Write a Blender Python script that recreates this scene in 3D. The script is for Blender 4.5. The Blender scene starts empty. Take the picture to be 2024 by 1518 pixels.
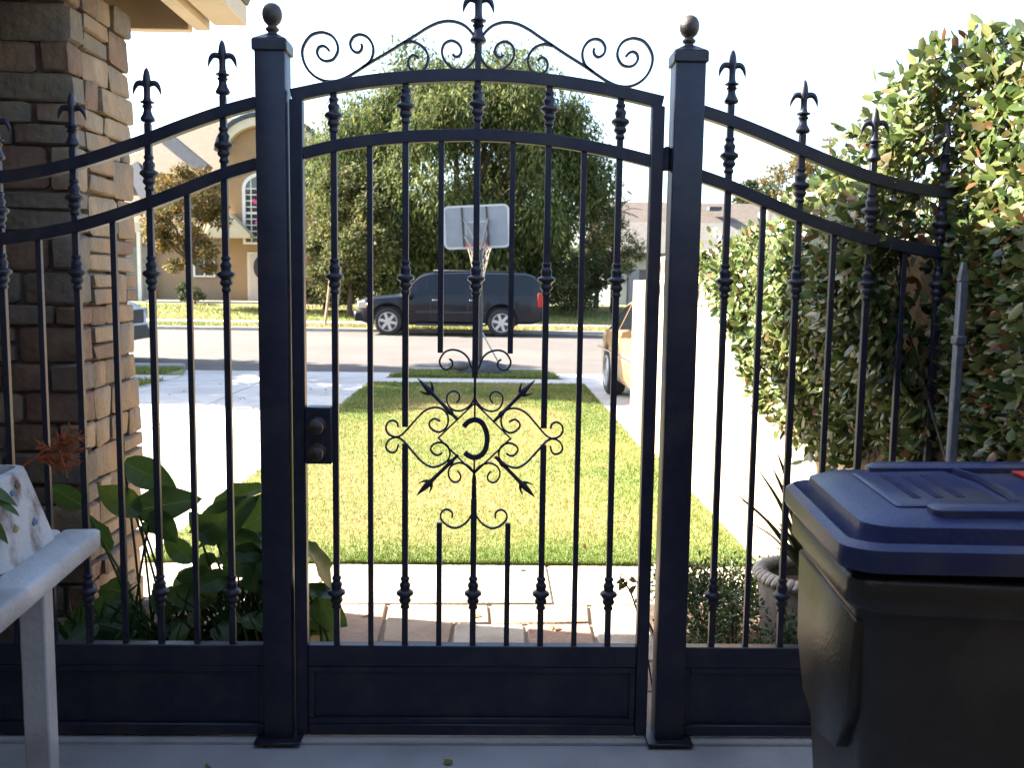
import bpy, bmesh, math, random
import numpy as np
from mathutils import Vector, Matrix, Euler, noise

SC = bpy.context.scene
COL = SC.collection
R = math.radians
random.seed(7)
RNG = np.random.default_rng(7)

# ------------------------------------------------------------------ camera, sky, sun, exposure
CAM_H, PITCH, YAW, ROLL, FPX = 1.52, 6.1, 1.2, 0.78, 1855.0
cd = bpy.data.cameras.new('camera')
cam = bpy.data.objects.new('camera', cd); COL.objects.link(cam)
cd.sensor_width = 36.0; cd.lens = FPX / 2024 * 36
cd.clip_start = 0.05; cd.clip_end = 2000
CAM_R = Matrix.Rotation(-R(YAW), 3, 'Z') @ Matrix.Rotation(R(90 - PITCH), 3, 'X') @ Matrix.Rotation(R(ROLL), 3, 'Z')
cam.matrix_world = Matrix.Translation((0, 0, CAM_H)) @ CAM_R.to_4x4()
cd.dof.use_dof = True; cd.dof.focus_distance = 3.3; cd.dof.aperture_fstop = 6.5
SC.camera = cam

SUN_EL, SUN_AZ = R(35), R(12)          # the sun stands to the left, a little beyond the gate
TO_SUN = Vector((-math.cos(SUN_AZ) * math.cos(SUN_EL), math.sin(SUN_AZ) * math.cos(SUN_EL), math.sin(SUN_EL)))
world = bpy.data.worlds.new('World'); SC.world = world; world.use_nodes = True
nt = world.node_tree; nt.nodes.clear()
sky = nt.nodes.new('ShaderNodeTexSky'); sky.sky_type = 'NISHITA'; sky.sun_disc = False
sky.sun_elevation = SUN_EL; sky.sun_rotation = math.atan2(TO_SUN.x, TO_SUN.y)
sky.air_density = 1.0; sky.dust_density = 2.0; sky.ozone_density = 1.0
bg = nt.nodes.new('ShaderNodeBackground'); bg.inputs['Strength'].default_value = 0.08
wo = nt.nodes.new('ShaderNodeOutputWorld')
nt.links.new(sky.outputs[0], bg.inputs[0]); nt.links.new(bg.outputs[0], wo.inputs[0])
sl = bpy.data.lights.new('sun', 'SUN'); sl.energy = 5.0; sl.angle = R(0.5); sl.color = (1.0, 0.93, 0.82)
so = bpy.data.objects.new('sun', sl); COL.objects.link(so)
so.rotation_euler = TO_SUN.to_track_quat('Z', 'Y').to_euler(); so.location = (-10, 4, 12)
SC.view_settings.view_transform = 'Standard'; SC.view_settings.look = 'None'
SC.view_settings.gamma = 1.0; SC.view_settings.use_curve_mapping = False
SC.view_settings.exposure = 3.0

# ------------------------------------------------------------------ helpers
W = {}                                  # world position of every object's origin


def ray(px, py):
    return CAM_R @ Vector(((px - 1012) / FPX, -(py - 759) / FPX, -1))


def P(px, py, Y=3.0):                   # photo measurement -> point on the upright plane at distance Y
    d = ray(px, py); t = Y / d.y
    return Vector((d.x * t, Y, CAM_H + d.z * t))


def PX(px, py, X):
    d = ray(px, py); t = X / d.x
    return Vector((X, d.y * t, CAM_H + d.z * t))


def PZ(px, py, z=0.0):
    d = ray(px, py); t = (z - CAM_H) / d.z
    return Vector((d.x * t, d.y * t, z))


def tag(o, label=None, cat=None, group=None, kind=None):
    for k, v in (('label', label), ('category', cat), ('group', group), ('kind', kind)):
        if v: o[k] = v
    return o


def empty(name, loc, label=None, cat=None, group=None):
    o = bpy.data.objects.new(name, None); COL.objects.link(o)
    o.location = loc; o.empty_display_size = 0.1; W[o] = Vector(loc)
    return tag(o, label, cat, group)


def link(name, me, loc, parent=None):
    o = bpy.data.objects.new(name, me); COL.objects.link(o)
    W[o] = Vector(loc)
    if parent: o.parent = parent; o.location = W[o] - W[parent]
    else: o.location = loc
    return o


def inst(name, me, M, parent=None):     # shared mesh at world matrix M
    o = bpy.data.objects.new(name, me); COL.objects.link(o)
    W[o] = M.to_translation()
    if parent:
        o.parent = parent; o.matrix_local = Matrix.Translation(-W[parent]) @ M
    else: o.matrix_world = M
    return o


class MB:
    def __init__(s): s.v = []; s.f = []; s.m = []

    def add(s, vs, fs, mi=0):
        b = len(s.v); s.v += [tuple(v) for v in vs]
        s.f += [tuple(b + i for i in f) for f in fs]; s.m += [mi] * len(fs); return s

    def box(s, x0, x1, y0, y1, z0, z1, mi=0, M=None):
        vs = [Vector(p) for p in ((x0, y0, z0), (x1, y0, z0), (x1, y1, z0), (x0, y1, z0), (x0, y0, z1), (x1, y0, z1), (x1, y1, z1), (x0, y1, z1))]
        if M: vs = [M @ v for v in vs]
        return s.add(vs, ((0, 3, 2, 1), (4, 5, 6, 7), (0, 1, 5, 4), (1, 2, 6, 5), (2, 3, 7, 6), (3, 0, 4, 7)), mi)

    def sweep(s, pts, prof, up=(0, 1, 0), mi=0, scales=None, caps=True, closed=False):
        pts = [Vector(p) for p in pts]; up = Vector(up); n = len(prof); b = len(s.v); N = len(pts)
        for i, p in enumerate(pts):
            if closed: t = pts[(i + 1) % N] - pts[i - 1]
            else: t = pts[min(i + 1, N - 1)] - pts[max(i - 1, 0)]
            t.normalize(); a = up.cross(t)
            if a.length < 1e-5: a = Vector((1, 0, 0)).cross(t)
            a.normalize(); c = t.cross(a); k = scales[i] if scales else 1
            s.v += [tuple(p + a * (u * k) + c * (w * k)) for u, w in prof]
        for i in range(N if closed else N - 1):
            j2 = (i + 1) % N
            for j in range(n):
                s.f.append((b + i * n + j, b + i * n + (j + 1) % n, b + j2 * n + (j + 1) % n, b + j2 * n + j)); s.m.append(mi)
        if caps and not closed:
            s.f.append(tuple(b + j for j in range(n))); s.m.append(mi)
            s.f.append(tuple(b + (N - 1) * n + j for j in reversed(range(n)))); s.m.append(mi)
        return s

    def tube(s, pts, r, n=8, mi=0, up=(0, 1, 0), caps=True, closed=False):
        pr = [(math.cos(2 * math.pi * i / n), math.sin(2 * math.pi * i / n)) for i in range(n)]
        rs = r if isinstance(r, (list, tuple)) else [r] * len(pts)
        return s.sweep(pts, pr, up, mi, rs, caps, closed)

    def bar(s, pts, w, d, up=(0, 1, 0), mi=0):
        return s.sweep(pts, ((-w / 2, -d / 2), (w / 2, -d / 2), (w / 2, d / 2), (-w / 2, d / 2)), up, mi)

    def lathe(s, prof, c=(0, 0, 0), n=12, mi=0, M=None, ph=0.0):
        b = len(s.v); c = Vector(c)
        for r, z in prof:
            for i in range(n):
                a = 2 * math.pi * i / n + ph; p = Vector((r * math.cos(a), r * math.sin(a), z))
                s.v.append(tuple((M @ p if M else p) + c))
        for k in range(len(prof) - 1):
            for i in range(n):
                s.f.append((b + k * n + i, b + k * n + (i + 1) % n, b + (k + 1) * n + (i + 1) % n, b + (k + 1) * n + i)); s.m.append(mi)
        s.f.append(tuple(b + i for i in reversed(range(n)))); s.m.append(mi)
        s.f.append(tuple(b + (len(prof) - 1) * n + i for i in range(n))); s.m.append(mi)
        return s

    def prism(s, poly, z0, z1, mi=0):
        n = len(poly)
        vs = [(x, y, z0) for x, y in poly] + [(x, y, z1) for x, y in poly]
        fs = [tuple(reversed(range(n))), tuple(range(n, 2 * n))] + [(i, (i + 1) % n, n + (i + 1) % n, n + i) for i in range(n)]
        return s.add(vs, fs, mi)

    def rings(s, rings, mi=0, cap0=True, cap1=True, closed=True):
        n = len(rings[0]); b = len(s.v)
        for r in rings: s.v += [tuple(p) for p in r]
        for k in range(len(rings) - 1):
            for i in range(n if closed else n - 1):
                s.f.append((b + k * n + i, b + k * n + (i + 1) % n, b + (k + 1) * n + (i + 1) % n, b + (k + 1) * n + i)); s.m.append(mi)
        if cap0: s.f.append(tuple(b + i for i in reversed(range(n)))); s.m.append(mi)
        if cap1: s.f.append(tuple(b + (len(rings) - 1) * n + i for i in range(n))); s.m.append(mi)
        return s

    def xf(s, M):
        s.v = [tuple(M @ Vector(v)) for v in s.v]; return s

    def mesh(s, name, mats, smooth=40, bevel=0, origin=None, fix=True, seg=1):
        a = np.array(s.v, float)
        o = (a.min(0) + a.max(0)) / 2 if origin is None else np.array(origin, float)
        me = bpy.data.meshes.new(name); me.from_pydata((a - o).tolist(), [], s.f)
        for mm in (mats if isinstance(mats, (list, tuple)) else [mats]): me.materials.append(mm)
        me.polygons.foreach_set('material_index', s.m)
        if fix or bevel:
            bm = bmesh.new(); bm.from_mesh(me)
            if fix: bmesh.ops.recalc_face_normals(bm, faces=bm.faces)
            if bevel:
                es = [e for e in bm.edges if len(e.link_faces) == 2 and e.calc_face_angle(0) > R(35)]
                bmesh.ops.bevel(bm, geom=es, offset=bevel, segments=seg, affect='EDGES', profile=0.5, clamp_overlap=True)
            bm.to_mesh(me); bm.free()
        if smooth:
            me.polygons.foreach_set('use_smooth', [True] * len(me.polygons)); me.set_sharp_from_angle(angle=R(smooth))
        return me, Vector(o)

    def build(s, name, mats, parent=None, smooth=40, bevel=0, origin=None, fix=True, kind=None, seg=1):
        me, o = s.mesh(name, mats, smooth, bevel, origin, fix, seg)
        ob = link(name, me, o, parent)
        if kind: ob['kind'] = kind
        return ob


def np_mesh(name, V, F, mats, mi=None, smooth=False):
    me = bpy.data.meshes.new(name); n = len(F); k = F.shape[1]
    me.vertices.add(len(V)); me.vertices.foreach_set('co', V.astype(np.float32).ravel())
    me.loops.add(n * k); me.loops.foreach_set('vertex_index', F.astype(np.int32).ravel())
    me.polygons.add(n); me.polygons.foreach_set('loop_start', np.arange(0, n * k, k, dtype=np.int32))
    for m in mats: me.materials.append(m)
    if mi is not None: me.polygons.foreach_set('material_index', mi.astype(np.int32))
    if smooth: me.polygons.foreach_set('use_smooth', np.ones(n, bool))
    me.update(calc_edges=True); me.validate()
    return me


def unit(a): return a / np.maximum(np.linalg.norm(a, axis=1, keepdims=True), 1e-9)


def leaf_cloud(name, Pb, D, Nn, L, Wd, mats, mi, parent=None, kind=None, oval=False):   # many 4-sided folded leaves, one mesh
    D = unit(D); S = unit(np.cross(D, Nn)); N2 = np.cross(S, D)
    L = np.asarray(L).reshape(-1, 1); Wd = np.asarray(Wd).reshape(-1, 1)
    if oval:
        a = Pb + D * L * .28; c = Pb + D * L * .70; f = N2 * Wd * .2
        V = np.stack([Pb, a + S * Wd * .42 - f * .8, c + S * Wd * .44 - f, Pb + D * L - N2 * L * .1, c - S * Wd * .44 - f, a - S * Wd * .42 - f * .8], 1).reshape(-1, 3)
        n = len(Pb); b = np.arange(n)[:, None] * 6
        F = np.concatenate([b + np.array([[0, 3, 2, 1]]), b + np.array([[0, 5, 4, 3]])], 0)
        o = V.mean(0); me = np_mesh(name, V - o, F, mats, np.concatenate([mi, mi]))
        ob = link(name, me, Vector(o), parent)
        if kind: ob['kind'] = kind
        return ob
    mid = Pb + D * L * 0.45
    V = np.stack([Pb, mid + S * Wd / 2 - N2 * Wd * .18, Pb + D * L - N2 * L * .08, mid - S * Wd / 2 - N2 * Wd * .18, ], 1).reshape(-1, 3)
    n = len(Pb); b = np.arange(n)[:, None] * 4
    F = np.concatenate([b + np.array([[0, 2, 1]]), b + np.array([[0, 3, 2]])], 0)
    o = V.mean(0)
    me = np_mesh(name, V - o, F, mats, np.concatenate([mi, mi]))
    ob = link(name, me, Vector(o), parent)
    if kind: ob['kind'] = kind
    return ob


def spline(pts, n=6, closed=False):     # Catmull-Rom through the points
    pts = [Vector(p) for p in pts]; out = []; N = len(pts)
    for i in range(N if closed else N - 1):
        if closed: p0, p1, p2, p3 = pts[i - 1], pts[i], pts[(i + 1) % N], pts[(i + 2) % N]
        else: p0, p1, p2, p3 = pts[max(i - 1, 0)], pts[i], pts[i + 1], pts[min(i + 2, N - 1)]
        for k in range(n):
            t = k / n
            out.append(.5 * ((2 * p1) + (p2 - p0) * t + (2 * p0 - 5 * p1 + 4 * p2 - p3) * t * t + (3 * p1 - p0 - 3 * p2 + p3) * t ** 3))
    if not closed: out.append(pts[-1])
    return out


def at_x(pts, x):
    for a, b in zip(pts, pts[1:]):
        if min(a.x, b.x) <= x <= max(a.x, b.x) and abs(b.x - a.x) > 1e-9:
            return a.z + (b.z - a.z) * (x - a.x) / (b.x - a.x)
    return pts[0].z if abs(x - pts[0].x) < abs(x - pts[-1].x) else pts[-1].z


# ------------------------------------------------------------------ materials
def mat(name, c1, c2=None, scale=8, rough=.6, metal=0, bump=0, bscale=None, detail=6, contrast=(.35, .65), spec=.5, trans=0, coat=0, c3=None, s3=2.0, stretch=None, alpha=None):
    m = bpy.data.materials.new(name); m.use_nodes = True
    t = m.node_tree; n = t.nodes; l = t.links; bs = n['Principled BSDF']; out = n['Material Output']
    bs.inputs['Roughness'].default_value = rough; bs.inputs['Metallic'].default_value = metal
    bs.inputs['Specular IOR Level'].default_value = spec; bs.inputs['Coat Weight'].default_value = coat
    co = n.new('ShaderNodeTexCoord').outputs['Object']
    if stretch:
        mp = n.new('ShaderNodeMapping'); mp.inputs['Scale'].default_value = stretch; l.new(co, mp.inputs[0]); co = mp.outputs[0]

    def ns(sc, lo, hi, det=detail):
        x = n.new('ShaderNodeTexNoise'); x.inputs['Scale'].default_value = sc; x.inputs['Detail'].default_value = det
        l.new(co, x.inputs['Vector'])
        r = n.new('ShaderNodeMapRange'); r.inputs[1].default_value = lo; r.inputs[2].default_value = hi
        l.new(x.outputs[0], r.inputs[0]); return r.outputs[0]

    def mx(f, a, b):
        x = n.new('ShaderNodeMix'); x.data_type = 'RGBA'; l.new(f, x.inputs[0])
        for s_, v in ((6, a), (7, b)):
            if isinstance(v, tuple): x.inputs[s_].default_value = (*v, 1)
            else: l.new(v, x.inputs[s_])
        return x.outputs[2]
    col = None
    if c2:
        col = mx(ns(scale, *contrast), c1, c2)
        if c3: col = mx(ns(s3, .48, .66), col, c3)
        l.new(col, bs.inputs['Base Color'])
    else: bs.inputs['Base Color'].default_value = (*c1, 1)
    if bump:
        b = n.new('ShaderNodeBump'); b.inputs['Strength'].default_value = bump; b.inputs['Distance'].default_value = .02
        l.new(ns(bscale or scale * 3, 0, 1), b.inputs['Height']); l.new(b.outputs[0], bs.inputs['Normal'])
    if trans:
        tr = n.new('ShaderNodeBsdfTranslucent'); ms = n.new('ShaderNodeMixShader'); ms.inputs[0].default_value = trans
        if col: l.new(col, tr.inputs[0])
        else: tr.inputs[0].default_value = (*c1, 1)
        l.new(bs.outputs[0], ms.inputs[1]); l.new(tr.outputs[0], ms.inputs[2]); l.new(ms.outputs[0], out.inputs[0])
    return m


def leafmat(name, c, k=.75, rough=.45, trans=.3, spec=.5):
    return mat(name, c, tuple(x * k for x in c), 30, rough, trans=trans, spec=spec)


def glassmat(name, c=(.02, .025, .03), rough=.05):
    return mat(name, c, rough=rough, spec=.8, coat=.3)


IRON = mat('gate_paint', (.0105, .012, .026), (.017, .019, .036), 25, .42, bump=.06, bscale=180, spec=.45, c3=(.028, .027, .036), s3=7)
IRON_WORN = mat('worn_iron', (.03, .022, .02), (.06, .04, .028), 60, .55, bump=.2, bscale=200)
BRASS = mat('aged_brass', (.10, .07, .035), (.05, .035, .02), 30, .4, metal=.8)
CONC = mat('concrete', (.50, .47, .43), (.42, .395, .36), 3, .85, bump=.25, bscale=60, c3=(.36, .335, .30), s3=.7)
CONC_W = mat('walk_concrete', (.42, .36, .28), (.36, .30, .235), 5, .85, bump=.25, bscale=70, c3=(.31, .255, .195), s3=1.5)
PAVE = mat('court_concrete', (.50, .49, .48), (.42, .415, .41), 5, .8, bump=.25, bscale=80, c3=(.33, .325, .32), s3=1.6)
ASPH = mat('asphalt', (.082, .070, .062), (.066, .057, .051), 1.2, .9, bump=.4, bscale=120, c3=(.094, .081, .071), s3=.25)
KERB = mat('kerb_concrete', (.34, .32, .29), (.26, .25, .23), 4, .85, bump=.2)
SOIL = mat('soil', (.09, .055, .035), (.05, .032, .02), 14, .95, bump=.8, bscale=30)
TURF = mat('turf_base', (.12, .15, .035), (.20, .185, .06), 2.2, .95, bump=.6, bscale=90, c3=(.11, .15, .026), s3=.9)
FARTURF = mat('far_turf', (.13, .135, .03), (.22, .17, .07), 1.1, .95, bump=.6, bscale=20, c3=(.09, .11, .025), s3=.5)
GROUND = mat('ground', (.12, .10, .06), (.09, .08, .05), .4, .95)
STUCCO = mat('wall_stucco', (.46, .345, .235), (.40, .295, .20), 4, .9, bump=.35, bscale=90, c3=(.35, .25, .165), s3=1.3)
HSTUC = mat('house_stucco', (.30, .215, .14), (.27, .195, .125), 2, .9, bump=.2, bscale=40)
HTAN = mat('house_tan_stucco', (.32, .20, .10), (.29, .18, .09), 2, .9, bump=.2, bscale=40)
CREAM = mat('cream_trim', (.62, .54, .38), (.56, .48, .34), 3, .7)
WHITE = mat('white_paint', (.74, .72, .68), (.68, .66, .62), 4, .55)
ROOF = mat('roof_shingle', (.155, .122, .083), (.12, .095, .066), 5, .9, bump=.5, bscale=14, stretch=(1, 1, 3))
ROOF_G = mat('grey_shingle', (.15, .14, .125), (.12, .11, .10), 5, .9, bump=.5, bscale=14, stretch=(1, 1, 3))
ROOF_B = mat('brown_ridge_shingle', (.115, .092, .076), (.09, .072, .06), 5, .9, bump=.5, bscale=14)
SLATE_SHADE = mat('slate_and_shade', (.06, .065, .085), (.045, .05, .065), 5, .8)  # dark roof colour; on the dormer slopes it paints in shade
WOOD = mat('weathered_wood', (.34, .25, .16), (.24, .17, .11), 12, .8, bump=.3, stretch=(1, 1, .15))
EAVE = mat('eave_paint', (.55, .44, .32), (.48, .38, .27), 5, .7, bump=.1)
BARK = mat('bark', (.11, .075, .05), (.06, .042, .03), 9, .9, bump=.8, bscale=12, stretch=(1, 1, .3))
WGLASS = glassmat('window_glass', (.03, .035, .04))
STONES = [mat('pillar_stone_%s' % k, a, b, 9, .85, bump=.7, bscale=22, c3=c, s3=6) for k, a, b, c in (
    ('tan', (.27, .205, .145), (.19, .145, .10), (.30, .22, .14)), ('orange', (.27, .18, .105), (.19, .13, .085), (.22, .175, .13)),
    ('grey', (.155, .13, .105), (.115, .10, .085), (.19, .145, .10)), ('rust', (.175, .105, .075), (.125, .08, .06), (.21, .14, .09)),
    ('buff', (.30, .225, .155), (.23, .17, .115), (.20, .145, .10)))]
MORTAR = mat('mortar', (.17, .14, .11), (.12, .10, .08), 12, .95, bump=.5)
FLAGS = [mat('flagstone_%s' % k, a, b, 7, .85, bump=.35, bscale=40, c3=c, s3=3) for k, a, b, c in (
    ('pink', (.30, .19, .13), (.25, .155, .105), (.21, .145, .10)), ('buff', (.32, .235, .16), (.27, .195, .13), (.23, .165, .11)),
    ('pale', (.40, .34, .27), (.34, .29, .225), (.29, .235, .18)))]

# ------------------------------------------------------------------ ground, road, paving
MB().add([(-500, -200, -.06), (500, -200, -.06), (500, 800, -.06), (-500, 800, -.06)], [(0, 1, 2, 3)]).build('ground', GROUND, smooth=0, kind='structure')
road = MB().box(-70, 70, 15.95, 28.9, -.3, -.012).build('road', ASPH, smooth=0, kind='structure')


def sheet(name, poly, z, m, thick=.05, bevel=0):
    return MB().prism(poly, z - thick, z).build(name, m, smooth=0, bevel=bevel, kind='structure')


sheet('courtyard_floor', [(-6, -6), (4, -6), (4, 2.955), (-6, 2.955)], 0.0, PAVE)
MB().box(-2.2, 1.47, 2.96, 3.04, -.05, .012).build('threshold', PAVE, kind='structure', bevel=.004)
# concrete walk in slabs
walk = sheet('walkway', [(-2.0, 4.335), (1.46, 4.335), (1.46, 4.955), (-2.0, 4.955)], -.012, CONC_W)
for i, (x0, x1) in enumerate(((-1.995, -.86), (-.85, .30), (.31, 1.455))):
    MB().box(x0, x1, 4.342, 4.948, -.03, .004).build('slab', CONC_W, walk, bevel=.006)
# flagstone strip
patio = sheet('patio', [(-1.3, 3.045), (.72, 3.045), (.72, 4.328), (-1.3, 4.328)], -.008, mat('joint_sand', (.24, .18, .13), (.19, .14, .10), 20, .95, bump=.4))
fl = [([(-1.28, 4.315), (-.49, 4.32), (-.47, 3.84), (-.80, 3.79), (-1.28, 3.84)], 0), ([(-.475, 4.32), (-.01, 4.315), (-.0, 4.08), (-.165, 4.075), (-.17, 3.84), (-.455, 3.85)], 1),
      ([(.005, 4.315), (.165, 4.32), (.465, 4.318), (.45, 4.09), (.16, 4.075), (.015, 4.08)], 1), ([(-.155, 4.062), (.15, 4.062), (.155, 3.83), (-.155, 3.83)], 2),
      ([(.165, 4.06), (.45, 4.075), (.445, 3.70), (.17, 3.71)], 0), ([(.48, 4.32), (.71, 4.32), (.71, 3.66), (.46, 3.68)], 2),
      ([(-.80, 3.775), (-.46, 3.83), (-.45, 3.45), (-.78, 3.43)], 1), ([(-.44, 3.83), (-.17, 3.82), (-.02, 3.81), (-.01, 3.42), (-.43, 3.44)], 0),
      ([(0, 3.815), (.155, 3.815), (.158, 3.69), (.44, 3.68), (.44, 3.40), (.01, 3.42)], 1), ([(.455, 3.665), (.71, 3.645), (.71, 3.36), (.455, 3.38)], 0),
      ([(-1.28, 3.82), (-.82, 3.77), (-.80, 3.42), (-1.28, 3.40)], 2), ([(-.78, 3.41), (-.24, 3.43), (-.23, 3.06), (-.78, 3.06)], 2),
      ([(-.22, 3.42), (.3, 3.40), (.3, 3.06), (-.22, 3.06)], 0), ([(.315, 3.39), (.71, 3.35), (.71, 3.06), (.315, 3.06)], 1)]
for poly, k in fl:
    MB().prism(poly, -.03, .003 + .004 * random.random()).build('flagstone', FLAGS[k], patio, bevel=.007)
sheet('planting_bed', [(.735, 3.045), (1.475, 3.045), (1.475, 4.33), (.735, 4.33)], .005, SOIL)
sheet('side_bed', [(-3.0, 3.045), (-1.31, 3.045), (-1.31, 4.33), (-3.0, 4.33)], .002, SOIL)
# driveway slabs (ours) and apron
drive = sheet('driveway', [(-5.1, 4.96), (-1.85, 4.96), (-1.85, 14.14), (-1.4, 16.0), (-5.3, 16.0), (-4.9, 14.14), (-5.1, 13.0)], -.016, CONC, .08)
ys = [4.97, 6.9, 8.8, 10.7, 12.6, 14.13]
for a, b in zip(ys, ys[1:]):
    for x0, x1 in ((-5.08, -3.49), (-3.475, -1.865)):
        MB().box(x0, x1, a + .006, b - .006, -.05, 0).build('slab', CONC, drive, bevel=.006)
MB().add([(-4.88, 14.145, 0), (-1.86, 14.145, 0), (-1.45, 15.94, -.01), (-5.2, 15.94, -.01)], [(0, 1, 2, 3)]).build('driveway_apron', CONC, smooth=0, kind='structure')
# neighbour's driveway
nd = sheet('neighbour_driveway', [(1.40, 8.9), (5.2, 8.9), (5.2, 14.14), (5.6, 15.94), (.95, 15.94), (1.40, 14.14)], -.008, CONC, .08)
# near sidewalk and kerbs
sw = sheet('sidewalk', [(-60, 14.15), (-4.9, 14.15), (-4.9, 14.88), (-60, 14.88)], .008, CONC)
sw2 = sheet('sidewalk', [(-1.84, 14.15), (1.39, 14.15), (1.12, 14.88), (-1.70, 14.88)], .008, CONC)
sw3 = sheet('sidewalk', [(5.2, 14.15), (60, 14.15), (60, 14.88), (5.3, 14.88)], .008, CONC)
MB().box(-60, -5.25, 15.95, 16.1, -.2, .09).build('kerb', KERB, kind='structure', bevel=.02)
MB().prism([(-1.40, 15.95), (.92, 15.95), (.90, 16.1), (-1.38, 16.1)], -.2, .07).build('kerb', KERB, kind='structure', bevel=.02)
MB().box(5.65, 60, 15.95, 16.1, -.2, .09).build('kerb', KERB, kind='structure', bevel=.02)
MB().box(-70, 70, 28.88, 29.04, -.2, .10).build('kerb', KERB, kind='structure', bevel=.02)
# lawns
sheet('lawn', [(-1.845, 4.975), (1.46, 4.975), (1.46, 8.9), (1.39, 8.9), (1.39, 14.14), (-1.845, 14.14)], .018, TURF, .06)
sheet('parkway', [(-1.69, 14.885), (1.11, 14.885), (.93, 15.94), (-1.42, 15.94)], .02, TURF, .06)
sheet('parkway', [(-60, 14.885), (-4.92, 14.885), (-5.2, 15.94), (-60, 15.94)], .02, TURF, .06)
sheet('neighbour_lawn', [(-60, 6), (-5.12, 6), (-5.12, 13.0), (-4.93, 14.14), (-60, 14.14)], .012, TURF, .06)
# far bank across the road: parkway, walk, rising lawn
MB().rings([[(-70, 29.04, .095), (70, 29.04, .095)], [(-70, 30.3, .16), (70, 30.3, .16)]], cap0=False, cap1=False, closed=False).build('far_parkway', FARTURF, smooth=0, kind='structure')
MB().box(-70, 70, 30.3, 31.5, .0, .19).build('far_sidewalk', CONC, smooth=0, kind='structure')
MB().rings([[(-70, 31.5, .185), (70, 31.5, .185)], [(-70, 34, .34), (70, 34, .34)], [(-70, 37, .52), (70, 37, .52)], [(-70, 39, .60), (70, 39, .60)], [(-70, 80, .6), (70, 80, .6)]], cap0=False, cap1=False, closed=False).build('far_lawn', FARTURF, smooth=0, kind='structure')

# grass blades
GR = [leafmat('grass_%d' % i, c, .8, .6, .35, .3) for i, c in enumerate(((.105, .165, .03), (.20, .235, .055), (.315, .28, .10), (.36, .285, .13)))]


def grass(name, x0, x1, y0, y1, n, hmin, hmax, wid, patch, seed, z=.015, hz=None, test=None):
    g = np.random.default_rng(seed)
    y = y0 + (y1 - y0) * g.random(n) ** 1.35; x = x0 + (x1 - x0) * g.random(n)
    if test is not None: k = test(x, y); x = x[k]; y = y[k]
    n = len(x); hh = g.uniform(hmin, hmax, n); ww = wid * (.7 + .6 * g.random(n)) * (y / y0) ** .7
    a = g.uniform(0, 2 * np.pi, n); ln = g.normal(0, .45, (n, 2)) * hh[:, None]
    base = np.stack([x, y, (z if hz is None else hz(y))], 1) if hz is not None else np.stack([x, y, np.full(n, z)], 1)
    s = np.stack([np.cos(a), np.sin(a), np.zeros(n)], 1) * ww[:, None] / 2
    tip = base + np.concatenate([ln, hh[:, None]], 1)
    V = np.stack([base - s, base + s, tip], 1).reshape(-1, 3)
    t = patch(x, y) + g.normal(0, .18, n)
    mi = np.digitize(t, [.38, .56, .74])
    o = np.array([(x0 + x1) / 2, (y0 + y1) / 2, z])
    me = np_mesh(name, V - o, np.arange(3 * n).reshape(-1, 3), GR, mi)
    ob = link(name, me, Vector(o)); ob['kind'] = 'stuff'
    return ob


def lawn_patch(x, y):                   # straw-coloured in the middle left, greener by the near edge and on the right
    r = np.array([noise.fractal(Vector((a * 1.1, b * .75, 3.1)), 1.0, 2.0, 3) for a, b in zip(x, y)])
    return .53 + .36 * r + .17 * np.exp(-((x + .3) / .9) ** 2) * np.exp(-((y - 6.6) / 1.8) ** 2) - .34 * np.exp(-((y - 4.97) / .35) ** 2) - .16 * np.clip((x - .45) * 2, 0, 1) - .08 * (x < -1.3) + .05 * np.sin(y * 1.3)


grass('grass', -1.865, 1.46, 4.945, 14.14, 135000, .016, .036, .0055, lawn_patch, 3, test=lambda x, y: (x < 1.39) | (y < 8.9))
grass('grass', -1.66, 1.06, 14.9, 15.93, 9000, .04, .08, .014, lambda x, y: .42 + 0 * x, 5, test=lambda x, y: (x < 1.1 - (y - 14.9) * .18) & (x > -1.66 + (y - 14.9) * .25))
grass('grass', -9, -4.95, 13.2, 14.13, 6000, .04, .08, .014, lambda x, y: .38 + 0 * x, 6)
grass('grass', -9, -5.2, 14.9, 15.93, 6000, .04, .08, .014, lambda x, y: .38 + 0 * x, 8)
grass('grass', -22, 16, 29.06, 30.25, 16000, .05, .1, .03, lambda x, y: .60 + .16 * np.sin(x * .8) , 9, hz=lambda y: .095 + (y - 29.04) * .05)
grass('grass', -22, 16, 31.5, 37, 34000, .05, .1, .035, lambda x, y: .52 + .14 * np.sin(x * .5 + y), 10, hz=lambda y: .18 + (y - 31.5) * .061)

g = np.random.default_rng(99); n = 230
lx_ = np.concatenate([g.uniform(-5, -1.9, 110), g.uniform(-1.2, 1.4, 25), g.uniform(-1.8, 1.4, 75), g.uniform(-2.2, 1.4, 20)])
ly_ = np.concatenate([g.uniform(5, 14, 110), g.uniform(3.1, 4.9, 25), g.uniform(5, 13, 75), g.uniform(2.3, 2.95, 20)])
lz_ = np.where((lx_ > -1.84) & (ly_ > 4.97), .045, .012)
tag(leaf_cloud('leaf_litter', np.stack([lx_, ly_, lz_], 1), np.concatenate([g.normal(0, 1, (n, 2)), g.normal(0, .15, (n, 1))], 1), np.concatenate([g.normal(0, .25, (n, 2)), np.ones((n, 1))], 1), g.uniform(.03, .07, n), g.uniform(.015, .035, n),
    [leafmat('dry_leaf_%d' % i, c, .7, .8, .1, .2) for i, c in enumerate(((.22, .13, .05), (.14, .075, .035), (.28, .22, .08)))], g.choice(3, n), None, 'stuff', True), 'scattered dry leaves on the paving and lawn', 'leaf litter')

# ------------------------------------------------------------------ the gate and its two fence wings
YG = 3.0


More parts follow.
